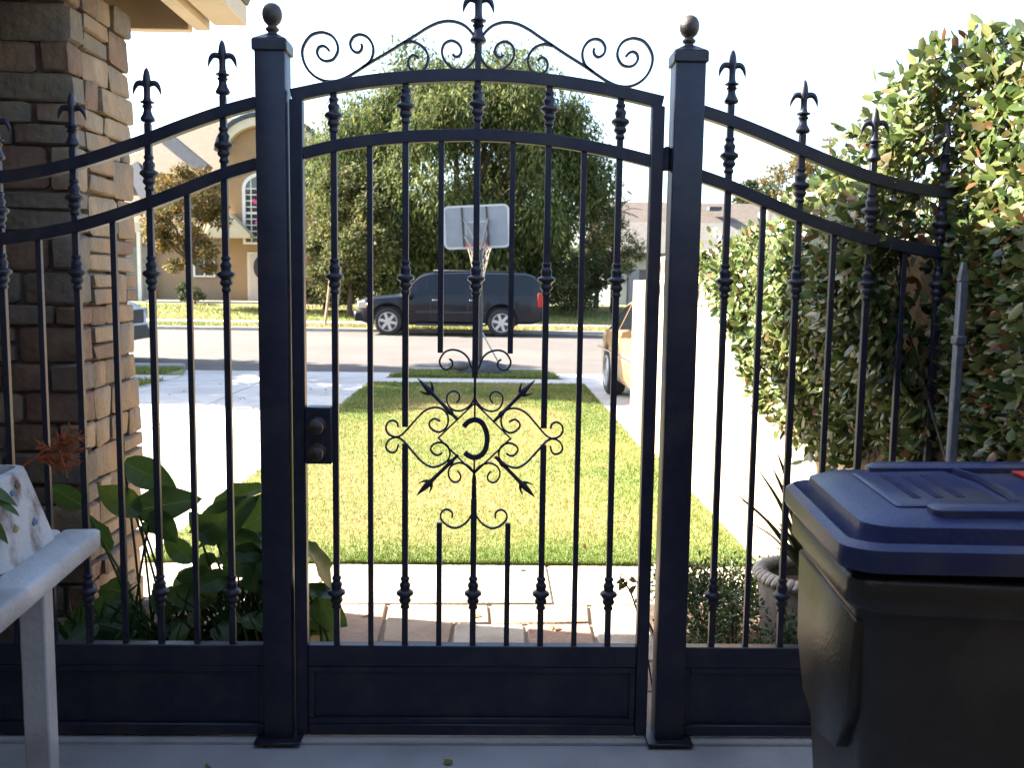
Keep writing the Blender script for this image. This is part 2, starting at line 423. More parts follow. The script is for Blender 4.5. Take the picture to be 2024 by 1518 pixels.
def collar_mesh():
    pr = [(.0100, -.056), (.0150, -.052), (.0155, -.046), (.0125, -.041), (.0125, -.037), (.0190, -.031), (.0205, -.025), (.0165, -.016), (.0215, -.010),
          (.0280, -.005), (.0290, .001), (.0255, .006), (.0165, .011), (.0160, .017), (.0185, .026), (.0170, .032), (.0125, .037), (.0125, .042), (.0155, .047), (.0145, .053), (.0100, .056)]
    return MB().lathe(pr, n=14).mesh('collar', IRON, 50, origin=(0, 0, 0))[0]


def finial_mb(n=12):                    # base at z 0, tip at about .165
    m = MB()
    m.lathe([(.0105, -.02), (.0105, 0), (.0205, .004), (.0228, .010), (.0200, .016), (.0145, .026), (.0120, .036), (.0125, .044), (.0160, .047), (.0165, .050), (.0130, .053), (.0125, .057),
             (.0215, .060), (.0220, .063), (.0130, .067), (.0105, .076), (.0100, .092), (.0108, .108), (.0130, .118), (.0125, .128), (.0108, .142), (.0082, .154), (.0048, .162), (.0008, .166)], n=n)
    for sx in (-1, 1):
        pts = [Vector((sx * u, 0, v)) for u, v in ((.002, .112), (.012, .118), (.022, .1195), (.030, .116), (.036, .107), (.040, .095), (.0425, .082))]
        m.sweep(spline(pts, 3), [(math.cos(a) * 1.0, math.sin(a) * .8) for a in [i * math.pi / 4 for i in range(8)]], scales=[.0092 * max(.07, 1 - abs(i / 18 - .25) ** 2 * 1.75) for i in range(19)])
    return m


COLLAR = collar_mesh()
FINIAL = finial_mb().mesh('finial', IRON, 50, origin=(0, 0, 0))[0]


def picket(parent, x, z0, z1, w, collars=(), finial=None, lean=0.0):
    w *= 1.08; o = MB().box(x - w / 2, x + w / 2, YG - w / 2, YG + w / 2, z0, z1).build('picket', IRON, parent, bevel=.0015)
    for z in collars:
        inst('collar', COLLAR, Matrix.Translation((x, YG, z)) @ Matrix.Rotation(random.uniform(0, .4), 4, 'Z') @ Matrix.Diagonal((1, 1, random.uniform(.97, 1.03), 1)), o)
    if finial: inst('finial', FINIAL, Matrix.Translation((x, YG, finial)) @ Matrix.Rotation(R(random.uniform(-6, 6)), 4, 'Z'), o)
    return o


gate = empty('garden_gate', (-.055, YG, .02), 'dark wrought iron garden gate with arched top, scrollwork crest and reversed C in a diamond', 'gate')
CXG = -.056


def rail(name, pts, w, d, parent, n=5):
    sp = spline(pts, n); MB().bar(sp, w, d).build(name, IRON, parent, 35, bevel=.002); return sp


arch1 = rail('arched_rail', [P(*p) for p in ((577, 189), (660, 172), (730, 161), (800, 154), (870, 150), (942, 149), (1014, 152), (1084, 159), (1153, 169), (1221, 182), (1309, 203))], .038, .036, gate)
arch2 = rail('arched_rail', [P(*p) for p in ((600, 304), (660, 289), (730, 278), (800, 271), (870, 268), (942, 267), (1014, 270), (1084, 277), (1153, 288), (1221, 302), (1288, 319))], .037, .030, gate)
XL, XR = -.617, .507                    # stile centres
for x in (XL, XR):
    MB().box(x - .02, x + .02, YG - .0195, YG + .0195, .022, at_x(arch1, x) - .015).build('stile', IRON, gate, bevel=.003)
MB().box(XL + .0205, XR - .0205, YG - .019, YG + .019, .259, .330).build('bottom_rail', IRON, gate, bevel=.003)
MB().box(XL + .0205, XR - .0205, YG - .019, YG + .019, .022, .060).build('bottom_rail', IRON, gate, bevel=.003)
MB().box(XL + .0205, XR - .0205, YG - .004, YG + .008, .0605, .2585).build('kick_panel', IRON, gate, bevel=.001)
fr = MB()
for x0, x1, z0, z1 in ((XL + .021, XR - .021, .238, .258), (XL + .021, XR - .021, .061, .081), (XL + .021, XL + .041, .0815, .2375), (XR - .041, XR - .021, .0815, .2375)):
    fr.box(x0, x1, YG - .016, YG - .0045, z0, z1)
fr.build('panel_moulding', IRON, gate, bevel=.002)

ZB = .326
xs = [CXG + (i - 4) * .1117 for i in range(9)]


def gz(py): return P(942, py).z


for i, x in enumerate(xs):
    a1, a2 = at_x(arch1, x), at_x(arch2, x)
    up = at_x(arch1, x) - .105 if i != 4 else a1 - .093
    up = (a1 + a2) / 2 + .005
    if i in (0, 8):
        picket(gate, x, ZB, a1 - .01, .018, (up, 1.535, .505))
    elif i in (2, 6):
        picket(gate, x, gz(845), a1 - .01, .018, (up, 1.535))
        picket(gate, x, ZB, gz(878), .018, (.505,))
    elif i == 4:
        picket(gate, x, gz(746), a1 - .01, .018, (up, 1.535))
        picket(gate, x, ZB, gz(988), .018, (.505,))
        MB().tube([(x, YG, gz(746)), (x, YG, gz(798))], .0045, 8).build('stem', IRON, gate)
        MB().tube([(x, YG, gz(935)), (x, YG, gz(990))], .0045, 8).build('stem', IRON, gate)
    elif i in (3, 5):
        picket(gate, x, gz(698), a2 - .01, .016)
        picket(gate, x, ZB, gz(1034), .016)
    else:
        picket(gate, x, ZB, a2 - .01, .016)
inst('finial', FINIAL, Matrix.Translation((CXG, YG, gz(86))) @ Matrix.Scale(1.12, 4), gate)
MB().box(CXG - .009, CXG + .009, YG - .009, YG + .009, at_x(arch1, CXG) + .015, gz(84)).build('crest_post', IRON, gate, bevel=.0015)


def scroll(name, crop, org, sc, parent, w=.0075, d=.012, mirror=True, taper=.6, y=YG):
    pts = [P(org[0] + u / sc, org[1] + v / sc) for u, v in crop]
    for mr in ((0, 1) if mirror else (0,)):
        q = [Vector((2 * CXG - p.x, y, p.z)) if mr else Vector((p.x, y, p.z)) for p in pts]
        sp = spline(q, 4)
        MB().bar(sp, w, d).build(name, IRON, parent, 60)


A, SA = (580, 30), 5.326
scroll('crest_scroll', [(380, 375), (345, 335), (305, 320), (265, 340), (250, 390), (270, 440), (310, 472), (360, 480), (420, 460), (460, 400), (470, 340), (450, 270), (400, 210), (330, 182), (280, 178), (200, 200), (140, 260), (100, 340), (95, 420), (120, 510), (170, 590), (240, 650), (320, 686), (400, 694), (480, 682), (560, 650), (640, 605),
                        (820, 490), (1000, 385), (1170, 280), (1300, 200), (1400, 135), (1500, 85), (1570, 65), (1640, 58), (1720, 70), (1800, 105), (1870, 170), (1912, 240), (1928, 320), (1922, 400), (1900, 470), (1850, 535), (1775, 575), (1700, 565), (1640, 530), (1590, 470), (1565, 400), (1570, 340), (1600, 290), (1660, 265), (1720, 285), (1760, 330), (1768, 385), (1740, 430), (1700, 432), (1678, 405)], A, SA, gate)
scroll('crest_scroll', [(720, 552), (800, 492), (835, 420), (842, 350), (820, 280), (770, 222), (700, 200), (640, 220), (605, 270), (600, 310), (615, 355), (650, 385), (680, 390), (710, 370), (724, 330), (715, 300)], A, SA, gate)
scroll('crest_scroll', [(1160, 292), (1240, 275), (1320, 300), (1380, 350), (1415, 420), (1415, 490), (1390, 550), (1345, 590), (1290, 595), (1230, 560), (1208, 500), (1220, 450), (1255, 420), (1290, 428), (1318, 455)], A, SA, gate)
# emblem: diamond, scrolls, arrows and the letter
B, SB = (740, 720), 4.465
dz = [P(B[0] + u / SB, B[1] + v / SB) for u, v in ((893, 340), (1213, 655), (900, 962), (576, 645))]
dc = Vector((CXG, YG, (dz[0].z + dz[2].z) / 2)); hw_, hh_ = (dz[1].x - dz[3].x) / 2, (dz[0].z - dz[2].z) / 2
MB().sweep([dc + Vector(v) for v in ((0, 0, hh_), (hw_, 0, 0), (0, 0, -hh_), (-hw_, 0, 0))], [(-.0035, -.006), (.0035, -.006), (.0035, .006), (-.0035, .006)], closed=True).build('emblem_diamond', IRON, gate, 30)
scroll('emblem_scroll', [(893, 200), (890, 260), (875, 315), (840, 365), (780, 405), (710, 408), (660, 370), (640, 310), (652, 260), (700, 235), (745, 255), (752, 300), (725, 338)], B, SB, gate, .0055)
scroll('emblem_scroll', [(893, 1050), (885, 975), (840, 905), (760, 870), (690, 890), (655, 940), (662, 1000), (700, 1040), (748, 1028), (762, 985), (735, 942)], B, SB, gate, .0055)
scroll('emblem_scroll', [(212, 555), (200, 515), (160, 495), (115, 520), (103, 570), (130, 618), (190, 642), (250, 615), (320, 540), (400, 450), (460, 402), (530, 381), (600, 395), (642, 440), (652, 500), (632, 560), (580, 597), (530, 587), (490, 550), (488, 510), (530, 480), (582, 503)], B, SB, gate, .0060)
scroll('emblem_scroll', [(212, 708), (195, 762), (160, 780), (118, 760), (103, 720), (130, 668), (190, 644), (250, 670), (330, 760), (420, 860), (500, 906), (570, 896), (640, 855), (667, 800), (657, 740), (622, 702), (570, 690), (518, 710), (498, 750), (530, 795), (570, 800), (600, 780)], B, SB, gate, .0060)
scroll('emblem_scroll', [(888, 1040), (893, 1150), (880, 1270), (840, 1360), (780, 1420), (710, 1446), (640, 1420), (592, 1370), (585, 1325), (610, 1290), (650, 1283), (686, 1310), (686, 1355)], B, SB, gate, .0060)
scroll('emblem_scroll', [(1000, 1420), (965, 1380), (940, 1310), (890, 1262), (820, 1243), (760, 1260), (722, 1310), (717, 1350), (742, 1390), (780, 1398), (815, 1370), (815, 1335), (790, 1315)], (690, 380), 3.995, gate, .0060)
cl = [P(B[0] + (u - 6) / SB, B[1] + v / SB) for u, v in ((795, 552), (835, 508), (895, 490), (950, 512), (985, 570), (1002, 650), (988, 745), (950, 800), (893, 822), (842, 808), (803, 778))]
MB().bar(spline(cl, 5), .0165, .012).build('emblem_letter', IRON, gate, 60)
tk = MB()
tk.tube([dc + Vector((0, 0, hh_)), Vector((CXG, YG, cl[2].z))], .0032, 6); tk.tube([dc + Vector((0, 0, -hh_)), Vector((CXG, YG, cl[8].z))], .0032, 6)
tk.build('letter_stem', IRON, gate)
for (u0, v0, u1, v1) in ((735, 490, 378, 122), (1055, 505, 1420, 138), (740, 800, 368, 1162), (1065, 815, 1420, 1178)):
    a = P(B[0] + u0 / SB, B[1] + v0 / SB); b = P(B[0] + u1 / SB, B[1] + v1 / SB)
    d = (b - a); L = d.length; d.normalize()
    m = MB().lathe([(.0055, 0), (.0055, .022), (.0085, .030), (.0095, .038), (.0065, .044), (.0060, .085), (.0070, L - .075), (.0095, L - .060), (.0105, L - .050), (.0085, L - .036), (.005, L - .018), (.0006, L)], n=8)
    for sx in (-1, 1):
        m.sweep(spline([Vector((sx * u, 0, L - v)) for u, v in ((.002, .064), (.010, .060), (.018, .050), (.024, .036))], 3), [(1, 0), (0, 1), (-1, 0), (0, -1)], scales=[.0075 - .0007 * i for i in range(10)])
    z = d; y_ = Vector((0, 1, 0)); x_ = y_.cross(z)
    M3 = Matrix((x_, y_, z)).transposed().to_4x4()
    m.xf(Matrix.Translation(a) @ M3).build('spear_point', IRON, gate, 50)
# lock
x0, x1 = P(606, 850).x, P(659, 850).x; z1_, z0_ = P(630, 803).z, P(630, 914).z
lk = MB().box(x0, x1, YG - .032, YG + .032, z0_, z1_).build('lock_box', IRON, gate, bevel=.004)
RX = Matrix.Rotation(R(90), 4, 'X')
for nm, py, m_ in (('deadbolt', 838, IRON_WORN), ('door_knob', 889, IRON_WORN)):
    c = P(632, py); c.y = YG - .032
    kb = MB().lathe([(.027, 0), (.027, .006), (.020, .010), (.012, .014), (.012, .026), (.020, .032), (.025, .042), (.024, .052), (.016, .060), (.004, .062)], c, 20, M=RX).build(nm, m_, lk, 50)
    MB().lathe([(.010, .060), (.010, .0635), (.006, .065)], c, 14, M=RX).build('keyway', BRASS, kb, 50)
# hinges between the stile and the right-hand post
for py in (315, 1310):
    c = P(1318, py); c.y = YG
    hg = MB().lathe([(.0115, -.035), (.0115, -.001), (.0105, -.0005), (.0105, .0005), (.0115, .001), (.0115, .035), (.006, .040)], c, 12)
    hg.box(c.x - .014, c.x - .004, YG - .008, YG + .008, c.z - .03, c.z + .03); hg.build('hinge', IRON, gate, 40)

# posts
for px0, px1, ptop, lab in ((-.735, -.643, 103, 'left hand square iron post with ball finial, beside the gate lock'), (.5515, .645, 126, 'right hand square iron post with ball finial, carrying the gate hinges')):
    cx = (px0 + px1) / 2; zt = P(540 if cx < 0 else 1357, ptop).z
    po = empty('gate_post', (cx, YG, 0), lab, 'gate post', 'square iron posts on both sides of the gate')
    MB().box(px0, px1, YG - .046, YG + .046, -.05, zt).build('shaft', IRON, po, bevel=.004, seg=2)
    e = .053
    cap = MB().box(cx - e, cx + e, YG - e, YG + e, zt - .004, zt + .030)
    cap.rings([[(cx + a * k, YG + b * k, zt + h) for a, b in ((-1, -1), (1, -1), (1, 1), (-1, 1))] for k, h in ((e, .0305), (e * .55, .046), (.016, .054))])
    cap.build('cap', IRON, po, bevel=.003)
    MB().lathe([(.016, .053), (.013, .060), (.020, .066), (.0205, .071), (.014, .076), (.0135, .080), (.018, .084), (.024, .090), (.029, .101), (.0305, .113), (.029, .125), (.023, .137), (.014, .144), (.003, .1465)], (cx, YG, zt), 20).build('ball', IRON_WORN, po, 60)
    MB().box(cx - .075, cx + .075, YG - .075, YG + .075, .0125, .022).build('base_plate', IRON, po, bevel=.002)

# fence wings
FG = 'wrought iron fence wings swooping away from the gate'
fl_ = empty('fence_wing', (-1.3, YG, .02), 'left iron fence wing in front of the stone pillar and the leafy plants', 'fence', FG)
tr = rail('top_rail', [P(*p) for p in ((509, 203), (440, 222), (365, 248), (290, 277), (225, 300), (165, 319), (100, 335), (30, 347), (-60, 354), (-200, 356), (-320, 352))], .037, .036, fl_)
br = rail('lower_rail', [P(*p) for p in ((511, 324), (440, 346), (365, 376), (290, 404), (228, 426), (152, 448), (80, 462), (5, 472), (-70, 478), (-200, 480), (-320, 476))], .037, .036, fl_)
lx = [-.844 - .1165 * i for i in range(11)]
for i, x in enumerate(lx):
    t, b = at_x(tr, x), at_x(br, x)
    if i % 2 == 0: picket(fl_, x, ZB, t + .05, .018, ((t + b) / 2 - .005, 1.537, .505), t + .052)
    else: picket(fl_, x, ZB, b - .01, .016)
for x0, x1, nm in ((-2.1, -.7365, fl_),):
    MB().box(x0, x1, YG - .019, YG + .019, .259, .330).build('bottom_rail', IRON, fl_, bevel=.003)
    MB().box(x0, x1, YG - .019, YG + .019, .022, .060).build('bottom_rail', IRON, fl_, bevel=.003)
    MB().box(x0, x1, YG - .004, YG + .008, .0605, .2585).build('kick_panel', IRON, fl_)
    MB().box(x0, x1 - .021, YG - .016, YG - .0045, .238, .258).build('panel_moulding', IRON, fl_, bevel=.002)
    MB().box(x1 - .0205, x1, YG - .016, YG - .0045, .061, .2585).build('panel_moulding', IRON, fl_, bevel=.002)
fr_ = empty('fence_wing', (1.05, YG, .02), 'right iron fence wing in front of the lit wall and hedge', 'fence', FG)
tr = rail('top_rail', [P(*p) for p in ((1383, 219), (1445, 240), (1520, 270), (1590, 300), (1660, 329), (1730, 354), (1800, 371), (1860, 379), (1900, 381))], .037, .036, fr_)
br = rail('lower_rail', [P(*p) for p in ((1376, 345), (1440, 368), (1510, 398), (1580, 428), (1650, 453), (1720, 473), (1790, 488), (1855, 499), (1912, 504))], .037, .036, fr_)
for i in range(7):
    x = .737 + .1145 * i
    t, b = at_x(tr, x), at_x(br, x)
    if i % 2 == 0: picket(fr_, x, ZB, t + .05, .018, ((t + b) / 2 - .005, 1.537, .505), t + .052)
    else: picket(fr_, x, ZB, b - .01, .016)
MB().box(.6465, 1.47, YG - .019, YG + .019, .259, .330).build('bottom_rail', IRON, fr_, bevel=.003)
MB().box(.6465, 1.47, YG - .019, YG + .019, .022, .060).build('bottom_rail', IRON, fr_, bevel=.003)
MB().box(.6465, 1.47, YG - .004, YG + .008, .0605, .2585).build('kick_panel', IRON, fr_)
MB().box(.6675, 1.47, YG - .016, YG - .0045, .238, .258).build('panel_moulding', IRON, fr_, bevel=.002)
MB().box(.6465, .667, YG - .016, YG - .0045, .061, .2585).build('panel_moulding', IRON, fr_, bevel=.002)

# ------------------------------------------------------------------ our house on the left: stone pillar, wall, eaves
pil = empty('stone_pillar', (-2.0, 4.1, 0), 'tall pillar of rough tan and grey ledgestone behind the left fence wing', 'stone pillar')
PXR, PY0, PY1, PZT = -1.685, 3.83, 4.37, 2.70
MB().box(-2.75, PXR, PY0, PY1, -.02, PZT).build('core', MORTAR, pil)


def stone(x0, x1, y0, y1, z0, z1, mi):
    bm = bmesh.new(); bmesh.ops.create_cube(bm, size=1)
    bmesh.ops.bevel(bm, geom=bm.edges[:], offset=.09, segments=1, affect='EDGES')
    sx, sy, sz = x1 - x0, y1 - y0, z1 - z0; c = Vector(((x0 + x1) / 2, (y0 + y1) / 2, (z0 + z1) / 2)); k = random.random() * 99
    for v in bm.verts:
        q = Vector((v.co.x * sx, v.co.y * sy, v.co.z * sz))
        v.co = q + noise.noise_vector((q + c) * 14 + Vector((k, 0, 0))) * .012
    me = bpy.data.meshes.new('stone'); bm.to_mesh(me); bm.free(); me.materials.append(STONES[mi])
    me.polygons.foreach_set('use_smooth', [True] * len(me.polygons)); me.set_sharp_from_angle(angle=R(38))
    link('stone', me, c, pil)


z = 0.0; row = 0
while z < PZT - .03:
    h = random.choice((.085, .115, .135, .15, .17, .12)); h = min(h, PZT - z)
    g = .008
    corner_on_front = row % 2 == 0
    # front face: mostly darker stones, so its shade is put into the colour
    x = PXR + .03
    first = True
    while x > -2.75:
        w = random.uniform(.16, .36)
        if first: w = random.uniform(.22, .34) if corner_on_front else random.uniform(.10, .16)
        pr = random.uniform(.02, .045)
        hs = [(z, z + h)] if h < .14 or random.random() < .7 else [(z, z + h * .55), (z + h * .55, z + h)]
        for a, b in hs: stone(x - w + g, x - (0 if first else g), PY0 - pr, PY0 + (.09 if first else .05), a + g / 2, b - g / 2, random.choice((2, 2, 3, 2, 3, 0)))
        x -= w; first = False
    # right-hand face: paler stones, its brighter light put into the colour
    y = PY0 + .092
    while y < PY1 + .02:
        w = random.uniform(.12, .3)
        if PY1 + .03 - (y + w) < .1: w = PY1 + .03 - y
        pr = random.uniform(.02, .05)
        hs = [(z, z + h)] if h < .13 or random.random() < .6 else [(z, z + h * .5), (z + h * .5, z + h)]
        for a, b in hs: stone(PXR - .05, PXR + pr, y + g / 2, y + w - g / 2, a + g / 2, b - g / 2, random.choice((0, 0, 1, 1, 4, 3, 2)))
        y += w
    z += h; row += 1

hs = empty('near_house', (-5.0, 1.0, 0), 'eaves corner with pale rafter tails at the top left, above the stone pillar', 'house')
MB().box(-9, -2.3, -5, 4.2, -.02, 2.68).build('wall', HSTUC, hs)
MB().box(-9, -3.0, -5, 4.70, 2.95, 4.65).build('upper_wall', HSTUC, hs)  # upper storey and its roof: out of view, shaped to shade the gate
MB().rings([[(-9.3, -5.3, 4.655), (-2.75, -5.3, 4.655), (-2.75, 4.76, 4.655), (-9.3, 4.76, 4.655)], [(-9.3, -5.3, 4.70), (-2.75, -5.3, 4.70), (-2.75, 4.76, 4.70), (-9.3, 4.76, 4.70)], [(-6.1, -2, 5.6), (-5.9, -2, 5.6), (-5.9, 2, 5.6), (-6.1, 2, 5.6)]]).build('roof', ROOF, hs)
MB().rings([[(-9.3, -5.3, 2.86), (-1.22, -5.3, 2.86), (-1.22, 4.80, 2.86), (-9.3, 4.80, 2.86)], [(-9.3, -5.3, 2.92), (-1.20, -5.3, 2.92), (-1.20, 4.82, 2.92), (-9.3, 4.82, 2.92)], [(-9.3, -5.3, 3.5), (-3.0, -5.3, 3.5), (-3.0, 3.2, 3.5), (-9.3, 3.2, 3.5)]]).build('roof', ROOF, hs)
MB().box(-9.3, -1.48, 4.70, 4.76, 2.715, 2.858).build('fascia', EAVE, hs, bevel=.004)
for x0, x1 in ((-1.475, -1.405), (-1.385, -1.225)):
    MB().box(x0, x1, 2.0, 4.795, 2.735 if x0 < -1.4 else 2.762, 2.858).build('rafter', EAVE, hs, bevel=.004)
for x in (-1.95, -2.45): MB().box(x - .035, x + .035, 4.21, 4.695, 2.74, 2.858).build('rafter', EAVE, hs, bevel=.004)

MB().box(-2.295, 4.2, -2.9, -2.7, -.02, 2.68).build('wall', HSTUC, hs)  # added wall behind the camera, cuts sky light on the gate front
MB().box(-1.195, 4.4, -5.3, -.2, 2.86, 2.95).build('added_shade_roof', EAVE, hs)  # added roof out of view, darkens the gate and pillar fronts

# street tree beyond the frame whose shade lies over the end of the drive, and the leaf materials
GREENS = [leafmat('leaf_%s' % k, c, .75, .65, .3, .25) for k, c in (('mid', (.055, .075, .022)), ('olive', (.085, .09, .03)), ('dark', (.03, .045, .016)), ('yellow', (.13, .125, .035)), ('blue', (.04, .06, .028)))]


def tree(name, base, h, crown, label, cat, n, L, Wd, mats, wts, group=None, droop=0.0, seed=0, clumps=60, trunk_r=.15, fork=.3, csize=.28, kind_leaf='crown', flat_top=1.0):
    """crown = (cx, cy, cz, rx, ry, rz) in world units; leaves gather in clumps through the crown's outer volume"""
    g = np.random.default_rng(seed); bx, by, bz = base
    root = empty(name, base, label, cat, group)
    cx, cy, cz, rx, ry, rz = crown
    d = unit(g.normal(size=(clumps, 3))); rad = g.uniform(.38, 1.0, clumps) ** .6
    d[:, 2] = np.sign(d[:, 2]) * np.abs(d[:, 2]) ** flat_top; d = unit(d) if flat_top == 1 else d
    cc = np.stack([cx + rx * d[:, 0] * rad, cy + ry * d[:, 1] * rad, cz + rz * d[:, 2] * rad], 1)
    cs = g.uniform(.6, 1.3, clumps) * csize * (rx + rz) / 2
    tm = MB(); top = Vector((bx + (cx - bx) * .5, by + (cy - by) * .5, bz + (cz - bz) * fork + (cz - bz) * .25))
    mid = Vector(base).lerp(top, .5) + Vector((.05 * h * .1, 0, 0))
    tm.tube([base, mid, top], [trunk_r * 1.25, trunk_r, trunk_r * .8], 9, up=(1, 0, 0))
    for k in g.choice(clumps, min(clumps, 14), replace=False):
        e = Vector(cc[k]); m = top.lerp(e, .5) + Vector(g.normal(0, .05 * rx, 3))
        tm.tube([top, m, e], [trunk_r * .55, trunk_r * .3, trunk_r * .1], 6, up=(.3, 1, .1))
    tm.build('trunk', BARK, root)
    ci = g.integers(0, clumps, n); off = unit(g.normal(size=(n, 3))) * (g.random((n, 1)) ** .45)
    off[:, 2] *= .75 + droop
    pos = cc[ci] + off * cs[ci][:, None]
    if droop: pos[:, 2] -= droop * cs[ci] * g.random(n) * .6
    k = pos[:, 2] > bz + .15; pos = pos[k]; off = off[k]; n = len(pos); ci = ci[k]
    D = unit(off + g.normal(0, .7, (n, 3)) + np.array([0, 0, -droop * 3.0])); Nn = unit(off * 1.5 + g.normal(0, .4, (n, 3)) + np.array([0, 0, .35]))
    mi = g.choice(len(mats), n, p=wts)
    shift = g.random(clumps) < .3
    mi = np.where(shift[ci] & (g.random(n) < .6), 1, mi)
    leaf_cloud(kind_leaf, pos, D, Nn, L * g.uniform(.6, 1.3, n), Wd * g.uniform(.7, 1.3, n), mats, mi, root)
    return root


tree('street_tree', (-11.2, 16.2, 0), 9, (-11.0, 16.2, 6.0, 3.1, 3.3, 3.5), 'tall street tree on the parkway, left of the driveway', 'tree', 34000, .26, .14, GREENS, [.4, .2, .25, .05, .1], seed=21, clumps=50)

# ------------------------------------------------------------------ right-hand boundary wall, breeze blocks, end pier
wl = empty('boundary_wall', (1.6, 5.5, 0), 'pale stucco garden wall on the right with pierced blocks along its top', 'wall')
WX = 1.478
MB().box(WX, WX + .16, -1.0, 8.60, -.05, 1.375).build('wall_face', STUCCO, wl)
MB().box(WX - .098, WX + .2, 8.605, 9.3, -.05, 1.57).build('end_pier', STUCCO, wl, bevel=.006)


def breeze_mesh():
    a = .098; hw = .036; m = MB(); n = 20
    sq = []; ln = []
    for i in range(n):
        t = 2 * math.pi * i / n; c, s = math.cos(t), math.sin(t); k = a / max(abs(c), abs(s)); sq.append((c * k, s * k))
        ln.append((hw * c * abs(c) ** .4 if c else 0, .078 * s))
    for X in (-.05, .05):
        m.v += [(X, u, v) for u, v in sq] + [(X, u, v) for u, v in ln]
    for i in range(n):
        j = (i + 1) % n
        for q in ((i, j, n + j, n + i), (2 * n + i, 3 * n + i, 3 * n + j, 2 * n + j), (i, 2 * n + i, 2 * n + j, j), (n + i, n + j, 3 * n + j, 3 * n + i)):
            m.f.append(q); m.m.append(0)
    return m.mesh('breeze_block', STUCCO, 30, origin=(0, 0, 0))[0]


BRZ = breeze_mesh()
for j in range(2):
    for i in range(22):
        inst('breeze_block', BRZ, Matrix.Translation((WX + .062 + random.uniform(-.003, .003), 4.2 + .2 * i, 1.478 + .2 * j)), wl)
MB().box(WX + .01, WX + .15, -1.0, 4.095, 1.38, 1.70).build('upper_course', STUCCO, wl, bevel=.004)

# hedge spilling over the wall
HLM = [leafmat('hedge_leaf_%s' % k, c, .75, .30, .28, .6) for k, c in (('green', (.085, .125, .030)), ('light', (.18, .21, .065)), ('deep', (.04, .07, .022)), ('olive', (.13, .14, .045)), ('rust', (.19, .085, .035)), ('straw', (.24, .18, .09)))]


def leaf_mesh(name, L, Wd, m, fold=.25, droop=.15, wav=0.0, rows=5, tipx=1.0, heart=0.0, rib=None):
    mb = MB(); rr = []
    for i in range(rows + 1):
        t = i / rows
        w = Wd / 2 * (math.sin(math.pi * min(1, t * .92 + .06)) ** .8) * (1.12 - .45 * t) * (1 if i < rows else .05)
        if heart and i == 0: w = Wd * .22
        y = L * t; zc = -droop * L * t * t
        lift = fold * w
        xb = -heart * L * .12 if i == 0 else 0
        row = [(-w, y + xb, zc + lift + wav * math.sin(i * 2)), (-w * .5, y, zc + lift * .4 + wav * .5 * math.sin(i * 3)), (0, y, zc), (w * .5, y, zc + lift * .4 - wav * .5 * math.sin(i * 2.6)), (w, y + xb, zc + lift + wav * math.cos(i * 2.3))]
        if rib: rw = Wd * .022 * (1.1 - t); row[2:3] = [(-rw, y, zc), (rw, y, zc)]
        rr.append(row)
    mb.rings(rr, cap0=False, cap1=False, closed=False)
    if rib: mb.m = [1 if k % 5 == 2 else 0 for k in range(len(mb.m))]; m = [m, rib]
    return mb.mesh(name, m, 0, origin=(0, 0, 0), fix=False)[0]


def smooth_me(me):
    me.polygons.foreach_set('use_smooth', [True] * len(me.polygons)); return me


hedge = empty('hedge', (1.6, 3.6, .9), 'dense glossy leaved hedge spilling over the garden wall at the right', 'hedge')
ot = [PX(*p, 1.36) for p in ((1432, 498), (1450, 468), (1500, 445), (1560, 415), (1640, 325), (1700, 225), (1745, 145), (1850, 95), (2020, 50))]
ob_ = [PX(*p, 1.42) for p in ((1425, 545), (1470, 640), (1510, 765), (1545, 850), (1650, 905), (1800, 915), (1900, 915), (2020, 925))]
tY = np.array([p.y for p in ot][::-1]); tZ = np.array([p.z for p in ot][::-1])
bY = np.array([p.y for p in ob_][::-1]); bZ = np.array([p.z for p in ob_][::-1])
g = np.random.default_rng(31)


def hedge_points(n):
    Y = 1.75 + (5.75 - 1.75) * g.random(n) ** 1.15
    Y = np.where(g.random(n) < .16, g.uniform(2.5, 3.3, n), Y)
    zt = np.interp(Y, tY, tZ); zb = np.interp(Y, bY, bZ)
    zt = zt + .10 * np.sin(Y * 9) * g.random(n) + g.normal(0, .03, n)
    zb = zb + .06 * np.sin(Y * 13 + 1) + np.abs(g.normal(0, .05, n)) - .02
    u = g.random(n); z = zb + (zt - zb) * u
    bulge = np.array([noise.noise(Vector((a * 2.6, b * 3.1, 1.7))) for a, b in zip(Y, z)])
    thick = .06 + .22 * np.clip(np.minimum(u * 2.2, (1 - u) * 2.2 + .25), .15, 1) + .10 * bulge
    front = WX - thick
    near = Y < 2.97
    front = np.where(near, np.maximum(front, np.where(Y > 2.5, 1.455, 1.40)), front)
    depth = np.minimum(g.exponential(.075, n), .35)
    x = front + depth
    x = np.where(z > 1.72, front + np.where(g.random(n) < .55, depth, g.random(n) * .75), x)
    behind = (x > WX - .01) & (z < 1.72)
    x = np.where(behind, WX - .012 - .05 * g.random(n), x)
    x = np.where((Y > 2.5) & (Y < 3.0), np.maximum(x, WX - .022 + .016 * g.random(n)), x)
    return np.stack([x, Y, z], 1), depth


